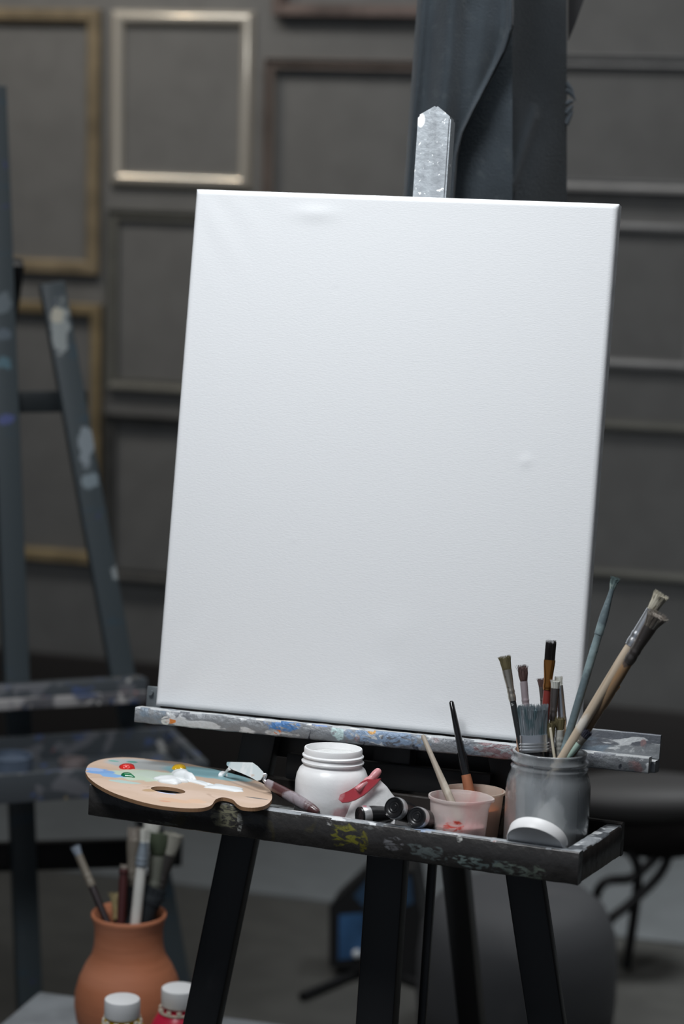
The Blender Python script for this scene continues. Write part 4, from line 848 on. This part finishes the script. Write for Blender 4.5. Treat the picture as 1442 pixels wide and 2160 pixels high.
# ------------------------------------------------------------------ table, terracotta pot, bottles (lower left)
POTZ = 3.3; KP = POTZ / 2.95
prc = at(272, 1925, POTZ); sPot = POTZ / FPX
th_ = 0.192 * KP
pot_base = V((prc.x, prc.y, prc.z - th_))
m_terra = mat('terracotta', (0.43, 0.155, 0.075), 0.7, wear=0.08, bump=(60, 0.3, (0.2, 0.2, 3)), layers=[((0.50, 0.20, 0.11), 5, 0.5, 0.2, 3, (0.2, 0.2, 3))])
pot = root('terracotta_pot', 'round-bellied terracotta pot full of brushes at the lower left', 'pot', pot_base)
rr_ = 79.5 * sPot; rbv = 114 * sPot
prof = [(0.001, 0), (0.045 * KP, 0), (0.048 * KP, 0.004)] + [(r_, z * KP) for r_, z in ((rbv * .80, 0.03), (rbv * 0.96, 0.056), (rbv, 0.076), (rbv * 0.985, 0.092), (rbv * 0.91, 0.110), (rbv * 0.80, 0.126), (rr_ * 0.985, 0.138), (rr_ * 0.93, 0.148), (rr_ * 0.905, 0.160), (rr_ * 0.91, 0.174), (rr_ * 0.96, 0.184), (rr_, 0.188), (rr_ * 0.995, 0.1915), (rr_ * 0.96, 0.1925),
        (rr_ * 0.90, 0.190), (rr_ * 0.83, 0.178), (rr_ * 0.82, 0.160), (rr_ * 0.86, 0.146), (rbv * 0.8, 0.115), (rbv * 0.9, 0.078), (rbv * 0.8, 0.045), (rbv * .55, 0.010), (0.001, 0.009))]
bm = bmesh.new(); lathe(bm, prof, n=72, cap=(True, True)); obj('pot_body', bm, m_terra, pot, world=False, angle=60)
tz = pot_base.z
tcx, tcy, tdx, tdy = -0.38, 0.335, 0.56, 0.56
table = root('low_table', 'low grey table under the terracotta pot and the paint bottles', 'table', V((tcx, tcy, 0)))
m_table = mat('grey_table', (0.26, 0.28, 0.30), 0.5, wear=0.2)
obj('table_top', box((tcx, tcy, tz - 0.0125), (tdx, tdy, 0.024), 0.003), m_table, table)
for sx in (-1, 1):
    for sy in (-1, 1):
        obj('leg', box((tcx + sx * (tdx / 2 - .02), tcy + sy * (tdy / 2 - .02), (tz - 0.025) / 2), (0.03, 0.03, tz - 0.026), 0.003), m_table, table)
ri_pot = rr_ * 0.80
def pb(label, tip, inn, dt, di, spec, L=0.25, fd=None):
    """brush in the pot: tip at depth POTZ+dt, passing the mouth at inn"""
    spec = {k: (v * KP if k in ('bl', 'fl', 'hw', 'fw', 'ft', 'tw', 'tt') else v) for k, v in spec.items()}
    A = at(*tip, POTZ + dt); B = at(*inn, POTZ + di)
    B.z = max(B.z, prc.z - 0.012)
    dx = V((B.x - prc.x, B.y - prc.y)); mxr = ri_pot - spec['hw'] * 1.15
    if dx.length > mxr: dx = dx.normalized() * mxr; B = V((prc.x + dx.x, prc.y + dx.y, B.z))
    d = (B - A).normalized(); l = (B - A).length
    while l < 0.4:
        q = A + d * (l + 0.003); rad = math.hypot(q.x - prc.x, q.y - prc.y); zz = q.z - tz
        lim = ri_pot if zz > 0.14 * KP else rbv * 0.76 if zz > 0.045 * KP else rbv * .5
        if zz < 0.014 + spec['hw'] or rad > lim - spec['hw']: break
        l += 0.003
    return brush(label, A, B, l, spec, group='paintbrushes in the terracotta pot', flat_dir=fd)
m_wh = mat('white_handle', (0.66, 0.66, 0.62), 0.4, wear=0.1); m_dr = mat('dark_red_handle', (0.06, 0.018, 0.018), 0.35); m_navy = mat('navy_black_bristles', (0.010, 0.014, 0.018), 0.7)
m_green = mat('green_bristles', (0.045, 0.06, 0.035), 0.8); m_bg = mat('blue_grey_tip', (0.16, 0.19, 0.23), 0.7)
pb('brush with blue-grey tip and dark handle leaning left out of the terracotta pot', (157, 1783), (207, 1925), .03, -.0, S(bl=.014, fl=.042, hw=.0045, fw=.005, tw=.0062, mh=mat('plum_black_handle', (0.02, 0.012, 0.014), 0.35), mf=mat('beige_worn_ferrule', (0.17, 0.15, 0.12), 0.5, wear=.2), mb=m_bg, hairs=30))
pb('brush with long white handle section in the middle of the terracotta pot', (306, 1745), (287, 1935), -.035, -.025, S(bl=.018, fl=.030, hw=.0066, fw=.0052, tw=.006, mh=m_wh, mf=mat('steel_blue_ferrule', (0.30, 0.35, 0.40), 0.35, 0.4), mb=m_b_white, hairs=30, butt=.45))
pb('dark red handled brush left of the white handled one in the terracotta pot', (262, 1822), (256, 1935), .0, -.01, S(bl=.006, fl=.006, hw=.0055, fw=.0055, tw=.0052, mh=m_dr, mf=m_dr, mb=m_b_grey, hairs=20))
pb('brush with beige ferrule behind the dark red handle in the terracotta pot', (284, 1742), (275, 1925), .03, .02, S(bl=.018, fl=.055, hw=.006, fw=.009, tw=.009, mh=m_blackh, mf=mat('taupe_ferrule', (0.13, 0.115, 0.095), 0.5, wear=.3), mb=m_b_grey, hairs=40))
pb('brush with round dark green bristles in the terracotta pot', (339, 1750), (318, 1925), .0, -.005, S(bl=.032, fl=.050, hw=.0075, fw=.010, ft=.008, tw=.0125, tt=.010, belly=.2, mh=m_navy, mf=mat('olive_grey_ferrule', (0.11, 0.115, 0.095), 0.5, wear=.2), mb=m_green, hairs=60))
pb('brush with wide cream bristles, rightmost in the terracotta pot', (368, 1752), (335, 1925), .0, .0, S(bl=.030, fl=.045, hw=.006, fw=.010, ft=.007, tw=.0135, tt=.008, mh=m_blackh, mf=mat('black_brown_ferrule', (0.03, 0.027, 0.025), 0.5), mb=mat('stone_bristles', (0.25, 0.245, 0.21), 0.7, wear=.2), hairs=60))
pb('tall brush with grey-white bristles at the back of the terracotta pot', (322, 1728), (300, 1915), .04, .03, S(bl=.028, fl=.04, hw=.006, fw=.0095, tw=.0115, mh=m_blackh, mf=m_ferr_s, mb=m_b_white, hairs=60))
pb('wide flat brush with navy black handle filling the front of the terracotta pot', (323, 1868), (318, 1935), -.012, -.020, S(bl=.010, fl=.012, hw=.0150, hflat=.45, fw=.0200, ft=.006, tw=.0195, tt=.005, mh=m_navy, mf=m_navy, mb=m_navy, hairs=60, butt=.9, bands=0))
pb('short brush with frayed straw-coloured tip at the left inside the terracotta pot', (246, 1880), (247, 1930), .018, .015, S(bl=.020, fl=.014, hw=.005, fw=.006, tw=.009, wild=.3, mh=m_blackh, mf=mat('straw_binding', (0.30, 0.23, 0.11), 0.6, wear=.3), mb=mat('straw_bristles', (0.32, 0.26, 0.13), 0.7, wear=.3), hairs=70))

def bottle(label, px, py, Zd, col_, seed):
    c = at(px, py, Zd); k_ = Zd / FPX; rc_ = 37.5 * k_
    hb = c.z - tz
    r = root('paint_bottle', label, 'bottle', V((c.x, c.y, tz)), group='capped paint bottles beside the pot')
    ch = 0.024; nb = hb - ch
    bm = bmesh.new(); rings = []
    for (f, z) in ((0.93, nb), (0.98, nb + 0.001), (1.0, nb + 0.003), (1.0, hb - 0.0025), (0.965, hb - 0.0005), (0.90, hb), (0.001, hb)):
        rings.append([V((rc_ * f * (1 + 0.012 * (i % 2)) * math.cos(2 * math.pi * i / 64), rc_ * f * (1 + 0.012 * (i % 2)) * math.sin(2 * math.pi * i / 64), z)) for i in range(64)])
    loft(bm, rings, cap=(True, True)); obj('cap', bm, mat('white_cap_plastic', (0.72, 0.73, 0.74), 0.4), r, label='white cap', world=False)
    rb_ = rc_ * 1.75
    bm = bmesh.new(); lathe(bm, [(0.001, 0), (rb_ * .95, 0), (rb_, 0.004), (rb_, nb - 0.048), (rb_ * 0.97, nb - 0.034), (rb_ * 0.84, nb - 0.022), (rc_ * 1.22, nb - 0.012), (rc_ * 1.08, nb - 0.009), (rc_ * 1.0, nb - 0.0065), (rc_ * .86, nb - 0.006), (rc_ * .86, nb + 0.006), (0.001, nb + 0.006)], n=56, cap=(True, True))
    obj('bottle_body', bm, col_, r, world=False)
    bm = bmesh.new()
    for i in range(11):
        a = 2 * math.pi * i / 11 + seed
        p = V((rc_ * 1.06 * math.cos(a), rc_ * 1.06 * math.sin(a), nb - 0.004)); ax_ = V((-math.sin(a), math.cos(a), 0)); ay_ = V((math.cos(a), math.sin(a), 0))
        frame_box(bm, p, ax_, ay_, Z, -0.003, 0.003, -0.0014, 0.0014, -0.0025, 0.003, 0.0008)
    lathe(bm, [(rc_ * 1.02, nb - 0.0075), (rc_ * 1.14, nb - 0.0075), (rc_ * 1.14, nb - 0.0055), (rc_ * 1.02, nb - 0.0055), (rc_ * 1.02, nb - 0.0075)], n=48)
    obj('tamper_ring', bm, mat('milky_ring', (0.66, 0.62, 0.52), 0.4), r, label='broken tamper ring', world=False)
bottle('yellow paint bottle with white cap in front of the terracotta pot', 258, 2106, 3.05, mat('yellow_bottle', (0.62, 0.42, 0.015), 0.3), 0.2)
bottle('crimson paint bottle with white cap half hidden by the black easel leg', 378, 2083, 3.12, mat('crimson_bottle', (0.55, 0.02, 0.06), 0.3), 0.5)

# ------------------------------------------------------------------ blurred things on the floor at the right
# dark round pouf
pc = at(1095, 1885, 4.0); sP = 4.0 / FPX
m_pouf = mat('charcoal_pouf', (0.060, 0.062, 0.067), 0.7, layers=[((0.09, 0.09, 0.093), 5, 0.5, 0.2, 2), ((0.12, 0.06, 0.055), 16, 0.70, 0.03, 4), ((0.16, 0.16, 0.15), 12, 0.74, 0.03, 6)])
R_ = 212 * sP; pzv = pc.z + 0.012
pouf = root('round_stool', 'dark charcoal round drum stool on the floor behind the easel legs', 'stool', V((pc.x, pc.y, 0)))
bm = bmesh.new(); lathe(bm, [(0.001, 0.012), (R_ * 0.90, 0.012), (R_ * 0.97, 0.03), (R_, pzv * 0.3), (R_, pzv * 0.55), (R_ * 0.965, pzv * 0.73), (R_ * 0.86, pzv * 0.88), (R_ * 0.68, pzv * 0.97), (R_ * 0.4, pzv), (0.001, pzv)], n=64, cap=(True, True))
obj('seat', bm, m_pouf, pouf, world=False)
bm = bmesh.new(); lathe(bm, [(0.001, 0), (R_ * 0.86, 0), (R_ * 0.86, 0.013), (0.001, 0.013)], n=48, cap=(True, True)); obj('base', bm, m_black, pouf, world=False)

# black chair with a rounded seat and bent wire legs
m_seat = mat('black_seat_leather', (0.035, 0.034, 0.034), 0.6)
cc = at(1365, 1682, 4.35); ch_ = root('chair', 'low black padded chair with bent wire legs by the baseboard at the right', 'chair', V((cc.x, cc.y, 0)))
sC = 4.35 / FPX
bm = bmesh.new(); rings = []
for t in [i / 12 for i in range(13)]:
    a = -math.pi / 2 + math.pi * t; rings.append(ell(cc + Z * (math.sin(a) * 0.038), rack_dir, V((-rack_dir.y, rack_dir.x, 0)), 0.17 * max(0.02, math.cos(a)) ** 0.6, 0.085 * max(0.02, math.cos(a)) ** 0.6, 36))
loft(bm, rings); obj('seat', bm, m_seat, ch_)
bm = bmesh.new(); bmesh.ops.create_uvsphere(bm, u_segments=28, v_segments=16, radius=1.0, matrix=Matrix.Translation(cc - Z * 0.05) @ Matrix.Diagonal((0.14, 0.07, 0.06, 1)))
obj('seat_shell', bm, mat('black_shell', (0.008, 0.007, 0.007), 0.9, spec=0.2), ch_)
m_wire = mat('black_wire', (0.012, 0.012, 0.013), 0.4, 0.3)
for pts_ in ([(1318, 1720), (1326, 1790), (1345, 1850)], [(1410, 1720), (1395, 1790), (1335, 1850), (1262, 1875)], [(1425, 1720), (1400, 1830), (1330, 1905), (1280, 1950)]):
    P_ = [at(a, b, 4.33) for a, b in pts_]
    if P_[-1].z > 0.02: P_.append(V((P_[-1].x - 0.015, P_[-1].y + 0.01, 0.012)))
    bm = bmesh.new(); tube(bm, smooth_path(P_, 6), 0.009, 10); obj('leg', bm, m_wire, ch_)

# black and blue box light on a floor tripod
bd = 4.3; bl_o = at(790, 1975, bd); 
A1 = V((math.cos(0.10), math.sin(0.10), 0)); A2 = V((-A1.y, A1.x, 0))
m_bx = mat('black_case', (0.010, 0.010, 0.011), 0.5); m_bb = mat('blue_panel', (0.035, 0.10, 0.22), 0.4, wear=0.3)
dev = root('studio_lamp_box', 'black boxy studio lamp with blue panels on a low tripod, blurred behind the centre post', 'lamp', V((bl_o.x, bl_o.y, 0)))
def dq(px, py, off): return hit(px, py, bl_o + A2 * off, A2)
bm = bmesh.new()
shape = [(694, 2040), (694, 1912), (772, 1838), (872, 1838), (888, 1930), (880, 2068), (800, 2052)]
prism(bm, [dq(a, b, 0) for a, b in shape], A2 * 0.09); obj('case', bm, m_bx, dev, smooth=False)
bm = bmesh.new(); prism(bm, [dq(a, b, -0.001) for a, b in ((713, 2025), (715, 1930), (768, 1926), (768, 2018))], A2 * 0.004); obj('panel', bm, m_bb, dev, label='blue lower panel', smooth=False)
bm = bmesh.new(); prism(bm, [dq(a, b, -0.001) for a, b in ((745, 1890), (778, 1852), (866, 1850), (872, 1905), (835, 1918), (765, 1912))], A2 * 0.004); obj('panel', bm, mat('blue_panel_dim', (0.030, 0.065, 0.12), 0.4), dev, label='dimmer blue upper panel', smooth=False)
bm = bmesh.new(); bmesh.ops.create_uvsphere(bm, u_segments=16, v_segments=10, radius=0.008, matrix=Matrix.Translation(dq(752, 2012, -0.006))); obj('knob', bm, mat('pale_knob', (0.55, 0.58, 0.6), 0.4), dev)
hub = dq(785, 2040, 0.045)
for ang_ in (-1.95, -0.5, 1.5):
    bm = bmesh.new(); f_ = V((hub.x + 0.2 * math.cos(ang_), hub.y + 0.2 * math.sin(ang_), 0.009)); tube(bm, [hub, f_], 0.008, 10); obj('leg', bm, m_wire, dev)
